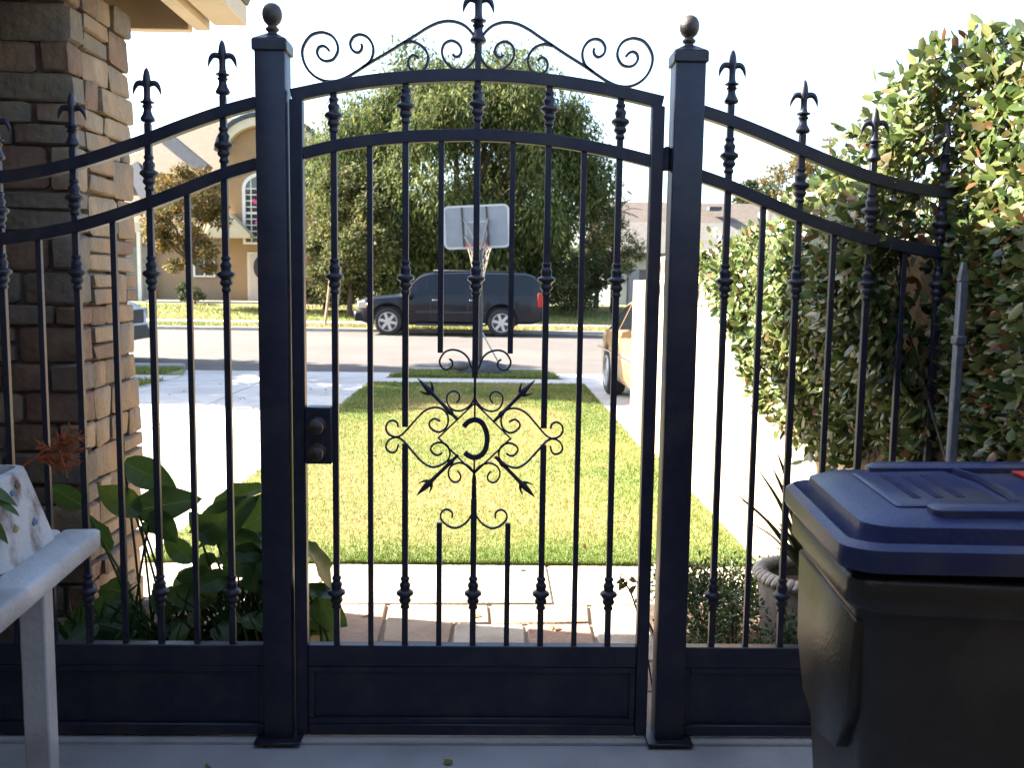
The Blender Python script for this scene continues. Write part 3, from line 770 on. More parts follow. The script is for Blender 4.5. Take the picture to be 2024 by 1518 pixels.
NB = 34000
pos, dep = hedge_points(NB)
out = np.stack([-np.ones(NB) * .9, g.normal(-.25, .5, NB), g.normal(.45, .45, NB)], 1)
D = unit(np.stack([g.normal(-.35, .5, NB), g.normal(-.1, .8, NB), g.normal(.05, .75, NB)], 1)); Nn = unit(out + g.normal(0, .3, (NB, 3)))
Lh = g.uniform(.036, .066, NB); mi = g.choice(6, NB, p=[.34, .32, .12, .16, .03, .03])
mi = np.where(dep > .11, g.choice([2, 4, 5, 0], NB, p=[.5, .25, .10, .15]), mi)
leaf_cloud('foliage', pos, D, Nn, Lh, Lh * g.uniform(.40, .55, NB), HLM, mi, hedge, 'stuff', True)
LME = [[smooth_me(leaf_mesh('leaf', .058, .024, m, .3, dr, 0, 4)) for dr in (.05, .25)] for m in HLM[:5]]
pos2, dep2 = hedge_points(2600)
order = np.argsort(pos2[:, 0] * .6 + pos2[:, 1] * .35)[:300]
for i in order:
    me = LME[int(g.choice(5, p=[.36, .32, .12, .15, .05]))][int(g.integers(0, 2))]
    p = Vector(pos2[i]) + Vector((-.03 if pos2[i][1] > 3.05 else 0, 0, .0))
    d = Vector((g.normal(-.5, .4), g.normal(-.1, .8), g.normal(0, .7))).normalized()
    nn = Vector((-.9, g.normal(-.3, .4), g.normal(.5, .4)))
    x_ = d.cross(nn).normalized(); z_ = x_.cross(d)
    M = Matrix.Translation(p) @ (Matrix((x_, d, z_)).transposed().to_4x4()) @ Matrix.Scale(float(g.uniform(.75, 1.25)), 4)
    inst('leaf', me, M, hedge)
bm_ = MB()
for i in range(40):
    y = g.uniform(3.2, 5.2); zb = float(np.interp(y, bY, bZ)); zt = float(np.interp(y, tY, tZ))
    p0 = Vector((WX - .02, y, zt - .3)); p1 = Vector((WX - .07, y + g.normal(0, .15), (zt + zb) / 2)); p2 = Vector((WX - .06, y + g.normal(0, .25), zb + .05))
    bm_.tube(spline([p0, p1, p2], 3), .004, 5)
bm_.build('branches', BARK, hedge)
GALV = mat('galvanised_steel', (.17, .19, .225), (.12, .135, .16), 30, .6, metal=.3, bump=.1)
gp = empty('steel_post', (1.375, 2.742, 0), 'weathered pale grey steel post among the hedge leaves at the fence end', 'post')
MB().box(1.362, 1.388, 2.73, 2.755, .0, 1.545).build('shaft', GALV, gp, bevel=.004)
MB().rings([[(1.362, 2.73, 1.546), (1.388, 2.73, 1.546), (1.388, 2.755, 1.546), (1.362, 2.755, 1.546)], [(1.371, 2.735, 1.60), (1.379, 2.735, 1.60), (1.379, 2.75, 1.60), (1.371, 2.75, 1.60)]]).build('pointed_tip', GALV, gp)
MB().box(1.3585, 1.3915, 2.724, 2.761, 1.36, 1.385).build('collar', GALV, gp, bevel=.003)

# ------------------------------------------------------------------ planting inside and outside the gate
BLM = [leafmat('broad_leaf_%s' % k, c, .8, .38, .45, .5) for k, c in (('green', (.060, .12, .024)), ('deep', (.042, .088, .020)), ('light', (.10, .16, .03)))]
RIB = leafmat('leaf_rib', (.13, .19, .06), .85, .5, .25)
BL = [[smooth_me(leaf_mesh('leaf', .24, .15, m, .26, dr, .007, 8, heart=h, rib=RIB)) for dr, h in ((.15, 0), (.4, 0), (.25, 1))] for m in BLM]
STEM = leafmat('plant_stem', (.05, .085, .02), .7, .5, .1)


def leafy_clump(name, base, label, specs, scale=1.0, seed=1, extra=0, spread=.35, top=.7, group=None):
    g = np.random.default_rng(seed); root = empty(name, base, label, 'plant', group); b = Vector(base); st = MB()
    items = list(specs)
    for i in range(extra):
        a = g.uniform(0, 2 * math.pi); r_ = spread * g.random() ** .6
        hz_ = top * g.uniform(.3, 1.0) * (1 - .35 * r_ / spread)
        items.append((b + Vector((math.cos(a) * r_, math.sin(a) * r_ * .75, hz_)), Vector((math.cos(a) + g.normal(0, .4), math.sin(a) + g.normal(0, .4), g.normal(-.25, .3))), g.uniform(.65, 1.1) * scale))
    for p, d, sc in items:
        d = Vector(d).normalized(); nn = Vector((g.normal(0, .4), g.normal(-1.0, .5), .7)); x_ = d.cross(nn).normalized(); z_ = x_.cross(d)
        M = Matrix.Translation(p) @ Matrix((x_, d, z_)).transposed().to_4x4() @ Matrix.Scale(sc, 4)
        inst('leaf', BL[int(g.choice(3, p=[.5, .3, .2]))][int(g.integers(0, 3))], M, root)
        q = b + Vector((g.normal(0, .05), g.normal(0, .04), 0))
        st.tube(spline([q, q.lerp(Vector(p), .55) + Vector((0, 0, .06)), Vector(p)], 3), .0045, 5, up=(.2, 1, .1))
    st.build('stems', STEM, root)
    return root


def L2(px0, py0, px1, py1, Y, k=1.0, dy=0.0):      # a leaf from its base to its tip
    a = P(px0, py0, Y); b = P(px1, py1, Y + dy); return (a, b - a, (b - a).length / .24 * k)


leafy_clump('broad_leaf_plant', (-1.22, 3.42, 0), 'broad leaved green plant right against the stone pillar behind the left fence',
            [L2(245, 915, 345, 962, 3.45), L2(275, 1018, 192, 952, 3.4), L2(265, 1010, 395, 982, 3.42, 1.0, .03), L2(280, 1040, 325, 1040, 3.4, 1.2), L2(165, 1000, 90, 960, 3.4), L2(215, 1090, 175, 1010, 3.5), L2(300, 1010, 350, 1075, 3.38)], seed=3, extra=44, spread=.34, top=.46, scale=.75)
leafy_clump('broad_leaf_plant', (-.93, 3.45, 0), 'broad leaved green plant in the middle of the group, against the left gate post',
            [L2(420, 1010, 520, 950, 3.5), L2(395, 1060, 500, 985, 3.45), L2(470, 1050, 590, 975, 3.5), L2(430, 1075, 375, 1010, 3.45), L2(520, 1100, 420, 1045, 3.42), L2(440, 1120, 555, 1090, 3.4), L2(380, 1110, 320, 1060, 3.45)], seed=5, extra=70, spread=.25, top=.60, scale=.82)
leafy_clump('broad_leaf_plant', (-.62, 3.35, 0), 'small broad leaved plant drooping its leaves through the gate bars beside the lock post',
            [L2(600, 1075, 692, 1170, 3.3, .95), L2(602, 1165, 680, 1168, 3.25, .9), L2(625, 1180, 672, 1258, 3.25, .9)], seed=6, extra=0, spread=.10, top=.3, scale=.5)
# strappy foliage at the foot of the left plants
sg = np.random.default_rng(14)
sm = MB()
for i in range(150):
    x = sg.uniform(-1.5, -.72); y = sg.uniform(3.15, 3.5); h = sg.uniform(.18, .42); a = sg.uniform(0, 6.28); ln = sg.uniform(.05, .2)
    p0 = Vector((x, y, 0)); p1 = p0 + Vector((math.cos(a) * ln * .3, math.sin(a) * ln * .3, h * .7)); p2 = p0 + Vector((math.cos(a) * ln, math.sin(a) * ln, h))
    sm.sweep(spline([p0, p1, p2], 3), [(-.006, 0), (.006, 0), (0, .002)], up=(math.sin(a), -math.cos(a), .1), scales=[1, 1, 1, .9, .8, .6, .1])
tag(sm.build('strap_grass', BLM[0], smooth=0), kind='stuff', label='low strappy green foliage at the foot of the broad leaved plants', cat='ground cover')

# low ferny bush right of the gate
tree_m = [leafmat('fern_%s' % k, c, .7, .5, .3) for k, c in (('green', (.05, .095, .02)), ('light', (.085, .13, .03)), ('deep', (.03, .06, .015)))]
fb = empty('low_bush', (1.0, 3.6, 0), 'low fine leaved green bush in the bed right of the gate', 'bush')
g = np.random.default_rng(41)
n = 9000; cc = np.stack([g.uniform(.74, 1.3, 46), g.uniform(3.25, 4.15, 46), g.uniform(.05, .30, 46)], 1); ci = g.integers(0, 46, n)
off = unit(g.normal(size=(n, 3))) * g.random((n, 1)) ** .5 * np.array([.12, .12, .10]); pos = cc[ci] + off; pos[:, 2] = np.maximum(pos[:, 2], .01)
leaf_cloud('foliage', pos, off * 4 + g.normal(0, .4, (n, 3)) + [0, 0, .3], g.normal(0, .5, (n, 3)) + [0, -.3, 1], g.uniform(.018, .036, n), g.uniform(.008, .014, n), tree_m, g.choice(3, n, p=[.5, .25, .25]), fb, 'stuff')
sm = MB()
for c in cc[:30]: sm.tube([(1.0 + (c[0] - 1) * .5, 3.6 + (c[1] - 3.6) * .5, 0), tuple(c)], .004, 5, up=(.3, 1, 0))
sm.build('stems', BARK, fb)

# concrete bowl with a spiky plant
POT = mat('pot_concrete', (.30, .27, .24), (.22, .20, .18), 10, .9, bump=.4)
POTR = mat('pot_rim', (.42, .38, .34), (.34, .30, .27), 14, .85, bump=.3)
pc = Vector((1.262, 3.60, 0))
pt = empty('plant_pot', tuple(pc), 'round concrete plant pot with a rope pattern rim, beyond the bin', 'plant pot')
MB().lathe([(.13, 0), (.15, .02), (.17, .12), (.185, .25), (.19, .37), (.172, .37), (.165, .33), (.01, .325)], pc, 28).build('bowl', POT, pt, 40)
rm = MB()
for i in range(44):
    a = 2 * math.pi * i / 44
    for k in (0,):
        c = pc + Vector((math.cos(a) * .185, math.sin(a) * .185, .385)); tdir = Vector((-math.sin(a), math.cos(a), 0)); rdir = Vector((math.cos(a), math.sin(a), 0))
        s_ = [c + rdir * (.029 * math.cos(q)) + Vector((0, 0, .026 * math.sin(q))) + tdir * (.014 * math.sin(q + .6)) for q in [j * math.pi / 4 for j in range(8)]]
        rm.rings([[p - tdir * .013 for p in s_], [p * 1.0 + (p - c) * .14 for p in s_], [p + tdir * .013 for p in s_]])
rm.build('rope_rim', POTR, pt, 60)
MB().lathe([(.160, .326), (.165, .335), (.10, .35), (.002, .352)], pc, 20).build('potting_soil', SOIL, pt, 60)
AGM = leafmat('spiky_leaf', (.045, .075, .028), .7, .4, .15)
ag = empty('spiky_plant', (pc.x + .02, pc.y, .35), 'spiky plant with long narrow leaves growing in the concrete pot', 'plant')
g = np.random.default_rng(5)
al = [(P(1440, 966, 3.5), .9), (P(1496, 925, 3.5), .9), (P(1462, 985, 3.42), .8), (P(1528, 932, 3.65), .7), (P(1535, 1030, 3.5), .6), (P(1523, 1079, 3.6), .6), (P(1530, 1055, 3.5), .6)]
for i in range(12):
    a = 2 * math.pi * i / 12 + .3; al.append((Vector((pc.x + math.cos(a) * g.uniform(.12, .3), pc.y + math.sin(a) * .25, g.uniform(.5, .85))), .8))
for tip, k in al:
    b = Vector((pc.x + .02, pc.y, .345)) + (tip - pc).normalized() * .02; b.z = .34
    m = b.lerp(tip, .55) + Vector((0, 0, .05 * k))
    sp = spline([b, m, tip], 5)
    MB().sweep(sp, [(-1, .25), (-.5, 0), (0, -.12), (.5, 0), (1, .25), (0, .06)], up=(tip - b).cross(Vector((0, 0, 1))).cross(tip - b), scales=[.022 * (1 - (i / 10) ** 2.2) + .0008 for i in range(11)]).build('leaf', AGM, ag, 50)
# leafy sprig leaning in front of the lit walk
sp_ = empty('leafy_sprig', (.62, 3.2, 0), 'thin sprig with small yellow green leaves by the hinge side of the gate', 'plant')
sb = [Vector((.60, 3.2, 0)), Vector((.55, 3.18, .25)), P(1250, 1180, 3.18), P(1225, 1140, 3.17)]
MB().tube(spline(sb, 5), .003, 5, up=(1, 0, 0)).build('stem', STEM, sp_)
g = np.random.default_rng(8); SPR = leafmat('sprig_leaf', (.16, .13, .04), .7, .5, .35); SPL = smooth_me(leaf_mesh('leaf', .035, .018, SPR, .2, .2))
for (px, py) in ((1240, 1150), (1250, 1160), (1258, 1150), (1262, 1175), (1255, 1185), (1243, 1170), (1235, 1145), (1248, 1140), (1228, 1150), (1260, 1165)):
    d = Vector((g.normal(0, .6), g.normal(0, .5), g.normal(-.4, .5))).normalized(); nn = Vector((.2, -1, .4)); x_ = d.cross(nn).normalized(); z_ = x_.cross(d)
    inst('leaf', SPL, Matrix.Translation(P(px, py, 3.18)) @ Matrix((x_, d, z_)).transposed().to_4x4(), sp_)

# ------------------------------------------------------------------ wheeled bin in the right foreground
BINB = mat('bin_body_plastic', (.022, .020, .014), (.016, .015, .011), 20, .36, c3=(.045, .04, .032), s3=5, bump=.12, bscale=120)
LIDB = mat('bin_lid_plastic', (.012, .021, .088), (.017, .026, .085), 9, .36, bump=.12, bscale=140, c3=(.055, .057, .078), s3=5)
RED = mat('red_sticker', (.42, .035, .025), (.36, .03, .02), 12, .5)
WSTK = mat('white_sticker', (.5, .5, .48), (.44, .44, .42), 12, .5)
th = math.pi / 2 - R(6)         # direction of the lid's front edge
BM_ = Matrix.Translation((.612, 1.722, .068)) @ Matrix.Rotation(th - math.pi / 2, 4, 'Z') @ Matrix.Diagonal((.84, .715, 1, 1))
LM_ = BM_ @ Matrix.Translation((0, 0, .985)) @ Matrix.Rotation(R(.3), 4, 'Y') @ Matrix.Translation((0, 0, -.985))   # local x runs back from the front edge, local y along it


def rr(x0, x1, y0, y1, r, z, n=5, zs=0.0):
    pts = []
    for cx, cy, a0 in ((x1 - r, y1 - r, 0), (x0 + r, y1 - r, 90), (x0 + r, y0 + r, 180), (x1 - r, y0 + r, 270)):
        for i in range(n + 1):
            a = R(a0 + 90 * i / n); x = cx + r * math.cos(a); pts.append(Vector((x, cy + r * math.sin(a), z + zs * x)))
    return pts


bn = empty('wheeled_bin', (1.05, 1.85, 0), 'black wheeled bin with a dusty blue lid in the right foreground', 'bin')
hb = .365


def bow(mb):                            # the bin's front bulges a little
    mb.v = [(x - .034 * max(0, 1 - (y / hb) ** 2) * max(0, 1 - x / .35) if x < .35 else x, y, z) for x, y, z in mb.v]
    return mb


bow(MB().rings([rr(.12, .70, -.27, .27, .05, -.02), rr(.10, .72, -.285, .285, .06, .30), rr(.055, .78, -.32, .32, .06, .78), rr(.04, .80, -.335, .335, .06, .93, zs=.02)])).xf(BM_).build('body', BINB, bn, 50)
bow(MB().rings([rr(.025, .815, -.35, .35, .06, .925), rr(.015, .825, -.356, .356, .06, .935), rr(.015, .825, -.356, .356, .06, .975), rr(.03, .81, -.345, .345, .06, .985)])).xf(LM_).build('rim', BINB, bn, 50)
# moulded grip on the front face
MB().rings([[Vector((.036 - .012 * k, y, z)) for y, z in ((-.30, .90), (.30, .90), (.27, .72), (.17, .63), (.0, .60), (-.17, .63), (-.27, .72))] for k in (-2, .3, 1)]).xf(BM_).build('grip', BINB, bn, 60, bevel=.004)
ld = bow(MB().rings([rr(0, .86, -hb, hb, .065, .994, zs=.02), rr(-.006, .865, -hb - .004, hb + .004, .068, 1.004, zs=.02), rr(-.004, .865, -hb - .003, hb + .003, .066, 1.032, zs=.02), rr(.012, .85, -hb + .012, hb - .012, .06, 1.042, zs=.02), rr(.040, .84, -hb + .045, hb - .045, .06, 1.024, zs=.02),
                 rr(.048, .83, -hb + .052, hb - .052, .06, 1.062, zs=.02), rr(.085, .81, -hb + .085, hb - .085, .06, 1.074, zs=.025), rr(.30, .60, -.12, .12, .05, 1.078, zs=.025)])).xf(LM_).build('lid', LIDB, bn, 42)


def lidz(x): return 1.074 + .025 * x


for y0, y1 in ((-.285, -.215), (.225, .29)):
    MB().rings([rr(.17, .80, y0, y1, .02, lidz(0) - .006, zs=.03), rr(.17, .80, y0, y1, .02, lidz(0) + .010, zs=.03), rr(.18, .79, y0 + .01, y1 - .01, .02, lidz(0) + .016, zs=.03)]).xf(LM_).build('lid_ridge', LIDB, ld, 45)
MB().rings([rr(.12, .34, -.20, .20, .015, lidz(0) + .001, zs=.045), rr(.125, .335, -.195, .195, .015, lidz(0) + .0035, zs=.045)]).xf(LM_).build('embossed_panel', LIDB, ld, 45)
g = np.random.default_rng(2)
for r_ in range(3):
    y = -.13
    while y < .13:
        w = g.uniform(.008, .02); MB().box(.17 + r_ * .045, .188 + r_ * .045, y, y + w, lidz(0) + .0085 + r_ * .002, lidz(0) + .0135 + r_ * .002).xf(LM_).build('embossed_mark', LIDB, ld, 0); y += w + .007
MB().bar([(.355, -.20, lidz(.355) + .010), (.375, -.1, lidz(.375) + .011), (.38, .1, lidz(.38) + .011), (.36, .2, lidz(.36) + .010)], .012, .010, up=(0, 0, 1)).xf(LM_).build('lid_rib', LIDB, ld, 45)
st_ = MB().add([(.49, -.19, lidz(.49) + .0095), (.575, -.19, lidz(.575) + .0100), (.575, .21, lidz(.575) + .0100), (.49, .21, lidz(.49) + .0095)], [(0, 1, 2, 3)]); st_.add([(v[0], v[1], v[2] - .004) for v in st_.v[:4]], [(3, 2, 1, 0)])
st_.xf(LM_).build('red_label', RED, ld, 0)
st_ = MB().add([(.58, -.19, lidz(.58) + .0102), (.63, -.19, lidz(.63) + .0106), (.63, .21, lidz(.63) + .0106), (.58, .21, lidz(.58) + .0102)], [(0, 1, 2, 3)]); st_.add([(v[0], v[1], v[2] - .004) for v in st_.v[:4]], [(3, 2, 1, 0)])
st_.xf(LM_).build('white_label', WSTK, ld, 0)
hx = MB().tube([(.86, -.25, 1.0), (.90, -.25, 1.0), (.90, .25, 1.0), (.86, .25, 1.0)], .014, 8, up=(0, 0, 1)); hx.xf(BM_).build('handle', BINB, bn)
RYX = Matrix.Rotation(R(90), 4, 'X')
for y in (-.30, .30):
    MB().lathe([(.05, -.025), (.115, -.025), (.13, -.012), (.13, .012), (.115, .025), (.05, .025)], (.66, y * 1.05, .071), 20, M=RYX).xf(BM_).build('wheel', BINB, bn)

# ------------------------------------------------------------------ white planter on a white stand, left foreground
OLDW = mat('weathered_white_paint', (.60, .58, .56), (.50, .48, .47), 6, .7, bump=.3, bscale=50, c3=(.20, .16, .13), s3=14)
CLEANW = mat('grimy_white_paint', (.56, .55, .54), (.47, .46, .46), 5, .6, bump=.2, bscale=60, c3=(.33, .32, .31), s3=4)
zt = .878; c0 = Vector((-1.005, 2.385, 0)); c1 = Vector((-.948, 1.776, 0)); ax = (c1 - c0).normalized(); bx_ = Vector((ax.y, -ax.x, 0))
if bx_.x > 0: bx_ = -bx_
TM = Matrix(((bx_.x, ax.x, 0, c0.x), (bx_.y, ax.y, 0, c0.y), (0, 0, 1, 0), (0, 0, 0, 1)))     # local x to the left, local y towards the viewer
sd = empty('plant_stand', (-1.3, 2.1, 0), 'white painted plant stand with a rounded slab top at the left edge', 'plant stand')
for u0, u1 in ((0, .088), (.098, .72)):
    MB().rings([rr(u0, u1, 0, .9, .016, zt - .046), rr(u0 - .002, u1 + .002, -.003, .903, .018, zt - .042), rr(u0 - .002, u1 + .002, -.003, .903, .018, zt - .004), rr(u0 + .002, u1 - .002, .003, .897, .014, zt)]).xf(TM).build('top_board', CLEANW, sd, 50)
MB().rings([rr(.10, .64, .10, .80, .02, zt - .0415), rr(.10, .64, .10, .80, .02, zt - .12)]).xf(TM).build('apron', CLEANW, sd, 40)
for x in (.12, .60):
    for y in (.12, .78): MB().box(x - .03, x + .03, y - .03, y + .03, 0, zt - .1205).xf(TM).build('leg', CLEANW, sd, bevel=.004)
TP = TM @ Matrix.Translation((-.035, .0, 0))
pw = empty('painted_planter', tuple(TP @ Vector((.30, .22, zt))), 'weathered white planter with flaking painted flowers, standing on the white plant stand', 'planter')
MB().rings([rr(.115, .52, .05, .40, .05, zt + .0005), rr(.118, .517, .053, .397, .05, zt + .012), rr(.14, .495, .075, .375, .05, zt + .10), rr(.158, .477, .095, .355, .05, zt + .175), rr(.162, .473, .10, .35, .05, zt + .188), rr(.178, .457, .115, .335, .04, zt + .190), rr(.182, .453, .12, .33, .04, zt + .165)]).xf(TP).build('pot', OLDW, pw, 50)
MB().rings([rr(.18, .455, .118, .332, .04, zt + .150), rr(.183, .452, .121, .329, .04, zt + .164)]).xf(TP).build('potting_soil', SOIL, pw, 0)
PT = [mat('painted_%s' % k, c, tuple(x * .7 for x in c), 30, .7) for k, c in (('blue', (.10, .16, .34)), ('gold', (.35, .24, .05)), ('brown', (.16, .08, .04)))]
g = np.random.default_rng(77)
for i in range(8):                               # flaking painted marks on the planter's sides
    v = g.uniform(.25, .95); u = g.uniform(.1, .9); s_ = g.uniform(.008, .018)
    xL = .115 + (.160 - .115) * v; yF = .05 + .048 * v
    side = i % 2
    m = MB()
    if side == 0: cen = Vector((xL - .0012, .40 - .05 * v - (.30 - .1 * v) * u, zt + .185 * v)); e1, e2 = Vector((0, 1, 0)), Vector((.24, 0, 1)).normalized(); nn = Vector((-1, 0, .24)).normalized()
    else: cen = Vector((xL + (.40 - .09 * v) * u, .40 - .048 * v + .0012, zt + .185 * v)); e1, e2 = Vector((1, 0, 0)), Vector((0, -.25, 1)).normalized(); nn = Vector((0, 1, .25)).normalized()
    q = [cen + e1 * (s_ * math.cos(a) * g.uniform(.6, 1.3)) + e2 * (s_ * .7 * math.sin(a) * g.uniform(.6, 1.3)) for a in [k * math.pi / 5.5 for k in range(11)]]
    m.rings([[p - nn * .004 for p in q], [p + nn * .0008 for p in q]]).xf(TP).build('painted_mark', PT[i % 3], pw, 0)
lp = empty('potted_succulent', tuple(TP @ Vector((.32, .24, zt + .165))), 'small green leafy plant growing in the weathered white planter', 'plant')
SUC = leafmat('succulent_leaf', (.10, .15, .03), .6, .45, .25); SUM = smooth_me(leaf_mesh('leaf', .085, .03, SUC, .3, .35, 0, 5))
for i in range(22):
    a = g.uniform(0, 6.28); p = TP @ Vector((.32 + g.normal(0, .04), .24 + g.normal(0, .04), zt + .165 + g.uniform(0, .03)))
    d = Vector((math.cos(a), math.sin(a), g.uniform(-.1, .9))).normalized(); nn = Vector((0, 0, 1)); x_ = d.cross(nn).normalized(); z_ = x_.cross(d)
    inst('leaf', SUM, Matrix.Translation(p) @ Matrix((x_, d, z_)).transposed().to_4x4() @ Matrix.Scale(float(g.uniform(.7, 1.3)), 4), lp)
for (px, py, qx, qy, Yq) in ((20, 990, 40, 1010, 2.05), (-10, 960, 35, 985, 2.05), (-15, 1010, 22, 1065, 2.0)):
    a = P(px - 30, py, Yq); b = P(qx, qy, Yq); d = (b - a).normalized(); x_ = d.cross(Vector((0, -.6, 1))).normalized(); z_ = x_.cross(d)
    inst('leaf', SUM, Matrix.Translation(a) @ Matrix((x_, d, z_)).transposed().to_4x4() @ Matrix.Scale((b - a).length / .085, 4), lp)
# dried orange coral-like sprig
DRY = mat('dried_orange_sprig', (.36, .095, .022), (.25, .06, .018), 40, .7)
ds = empty('dried_sprig', tuple(P(55, 930, 2.3)), 'dried orange brown branching sprig leaning right from the planter', 'dried plant')
dm = MB(); g = np.random.default_rng(19)


def twig(p, d, L, r, lev):
    e = p + d * L; m = p.lerp(e, .5) + Vector(g.normal(0, L * .10, 3))
    dm.tube([p, m, e], [r, r * .85, r * .7], 5, up=(.2, 1, .3))
    if lev == 0: return
    for k in range(3 if lev > 1 else 4):
        dd = (d + Vector((g.normal(.05, .55), g.normal(0, .5), g.normal(.05, .55)))).normalized()
        twig(p.lerp(e, g.uniform(.35, 1)), dd, L * g.uniform(.5, .8), r * .7, lev - 1)


a = P(40, 925, 2.3); b = P(72, 905, 2.3)
twig(a, (b - a).normalized(), (b - a).length, .0035, 0)
for dv in ((.9, 0, .55), (1, 0, .15), (.95, .1, -.2), (.8, -.1, .35), (1, -.1, -.05)):
    twig(b, Vector(dv).normalized(), .062, .0046, 3)
dm.build('sprig', DRY, ds, 40)

# ------------------------------------------------------------------ basketball hoop on the parkway
HP = mat('hoop_pole_paint', (.05, .052, .058), (.035, .036, .04), 20, .45, metal=.3)
HBASE = mat('hoop_base_plastic', (.045, .045, .05), (.07, .07, .075), 14, .7, bump=.3)
BBM = mat('backboard_panel', (.21, .24, .28), (.18, .21, .25), 5, .35)
NETM = mat('net_cord', (.45, .40, .34), (.36, .32, .27), 20, .9)
RIMM = mat('rim_red', (.55, .09, .07), (.48, .07, .05), 10, .5)
YH = 15.45
hc = P(948, 742, YH); hc.z = 0
hp = empty('basketball_hoop', (hc.x, YH, .02), 'portable basketball hoop with grey backboard standing on the grass strip by the street', 'basketball hoop')
g = np.random.default_rng(11)
MB().rings([[Vector((hc.x + x * k + .02, YH + y * k + .08, z)) for x, y in ((-.46, -.05), (-.34, -.26), (-.1, -.30), (.14, -.28), (.36, -.22), (.48, -.02), (.40, .18), (.1, .26), (-.2, .26), (-.42, .14))] for k, z in ((.95, .015), (1.0, .05), (.97, .12), (.80, .19), (.42, .235), (.30, .25))]).build('base', HBASE, hp, 35)
for sx in (-.36,):
    MB().rings([[Vector((hc.x + sx + x * k, YH - .12 + y * k, z - .04)) for x, y in ((-.15, -.1), (0, -.14), (.15, -.09), (.17, .05), (.02, .13), (-.15, .08))] for k, z in ((.7, .15), (1, .20), (1.02, .25), (.7, .285))]).build('weight_bag', mat('bag_cloth', (.16, .155, .15), (.11, .105, .10), 12, .9, bump=.4), hp, 60)
zr = P(942, 484, YH - .0).z
MB().tube([(hc.x, YH, .24), (hc.x, YH, 1.2)], .045, 14).build('pole', HP, hp, 60)
MB().tube([(hc.x, YH, 1.19), (hc.x - .01, YH + .02, zr - .1)], .038, 14).build('pole', HP, hp, 60)
MB().tube([(hc.x + .03, YH, .72), (hc.x + .30, YH + .05, .24)], .013, 8).build('strut', mat('strut_steel', (.5, .48, .45), (.42, .4, .38), 20, .4, metal=.5), hp)
BX = Matrix.Translation((P(942, 448, 16.0).x, 16.0, P(942, 448, 16.0).z)) @ Matrix.Rotation(R(-7), 4, 'Z') @ Matrix.Rotation(R(-2.8), 4, 'Y')
bwid, bhgt = 1.09, .69
bb = MB().rings([[Vector((x, y_, z)) for x, z in [(p.x, p.y) for p in rr(-bwid / 2, bwid / 2, -bhgt / 2, bhgt / 2, .07, 0)]] for y_ in (-.012, .012)]).xf(BX).build('backboard', BBM, hp, 30)
loop = [Vector((p.x, 0, p.y)) for p in rr(-bwid / 2, bwid / 2, -bhgt / 2, bhgt / 2, .08, 0)]
MB().sweep(loop, [(-.018, -.018), (.018, -.018), (.018, .018), (-.018, .018)], closed=True).xf(BX).build('backboard_frame', mat('backboard_frame', (.42, .44, .46), (.38, .40, .42), 8, .4), bb, 40)
for sx in (-.22, .20):
    MB().bar([(sx, -.024, -.33), (sx - .02, -.024, .33)], .028, .02).xf(BX).build('mounting_strut', HP, bb)
sq = MB()
for x0, x1, z0, z1 in ((-.20, .19, .07, .10), (-.20, -.17, -.2, .0695), (.16, .19, -.2, .0695)): sq.box(x0, x1, -.016, -.0125, z0, z1)
sq.xf(BX).build('target_square', mat('target_white', (.36, .38, .40), (.33, .35, .37), 8, .5), bb, 0)
armp = Vector((hc.x - .01, YH + .02, zr - .15))
for sx in (-.21, .20):
    q = BX @ Vector((sx, -.03, .12)); q2 = BX @ Vector((sx, -.03, -.15))
    MB().bar([armp + Vector((.0, 0, .06)), q], .035, .03, up=(1, 0, 0.2)).build('arm', HP, hp); MB().bar([armp + Vector((0, 0, -.15)), q2], .03, .03, up=(1, 0, .2)).build('arm', HP, hp)
rimc = BX @ Vector((0, .26, -.30))
MB().tube([rimc + Vector((math.cos(a) * .225, math.sin(a) * .225, 0)) for a in [2 * math.pi * i / 28 for i in range(28)]], .011, 8, up=(0, 0, 1), closed=True).build('rim', RIMM, hp, 60)
MB().box(-.23, .23, -.013, .05, -.355, -.275).xf(BX).build('rim_bracket', RIMM, hp, bevel=.006)
nm = MB()
for k in range(12):
    for sgn in (1, -1):
        pts = []
        for i in range(9):
            t = i / 8; a = 2 * math.pi * k / 12 + sgn * t * 1.05; r_ = .22 - .14 * t ** .8
            pts.append(rimc + Vector((math.cos(a) * r_, math.sin(a) * r_, -.56 * t)))
        nm.tube(pts, .006, 4, up=(.1, .2, 1))
nm.build('net', NETM, hp, 0)

# ------------------------------------------------------------------ vehicles
TYRE = mat('tyre_rubber', (.018, .018, .018), (.025, .025, .025), 30, .85, bump=.2)
ALLOY = mat('alloy_rim', (.55, .56, .58), (.48, .49, .51), 20, .3, metal=.85)
CHROME = mat('chrome_trim', (.62, .62, .62), (.56, .56, .56), 20, .18, metal=1)
DARKP = mat('dark_car_plastic', (.018, .018, .02), (.025, .025, .027), 30, .6)
CGLASS = mat('car_glass', (.008, .010, .013), rough=.08, spec=.35)
HEADL = mat('headlight_lens', (.62, .62, .60), (.5, .5, .5), 40, .12, spec=.8, metal=.5)
AMBER = mat('amber_lens', (.55, .18, .03), (.45, .14, .02), 40, .2)
TAILR = mat('tail_light_red', (.42, .012, .015), (.32, .01, .012), 40, .15, spec=.8)
STEEL_IN = mat('wheel_well', (.012, .012, .012), (.016, .016, .016), 20, .9)


def interp(t, x): return float(np.interp(x, [a for a, b in t], [b for a, b in t]))


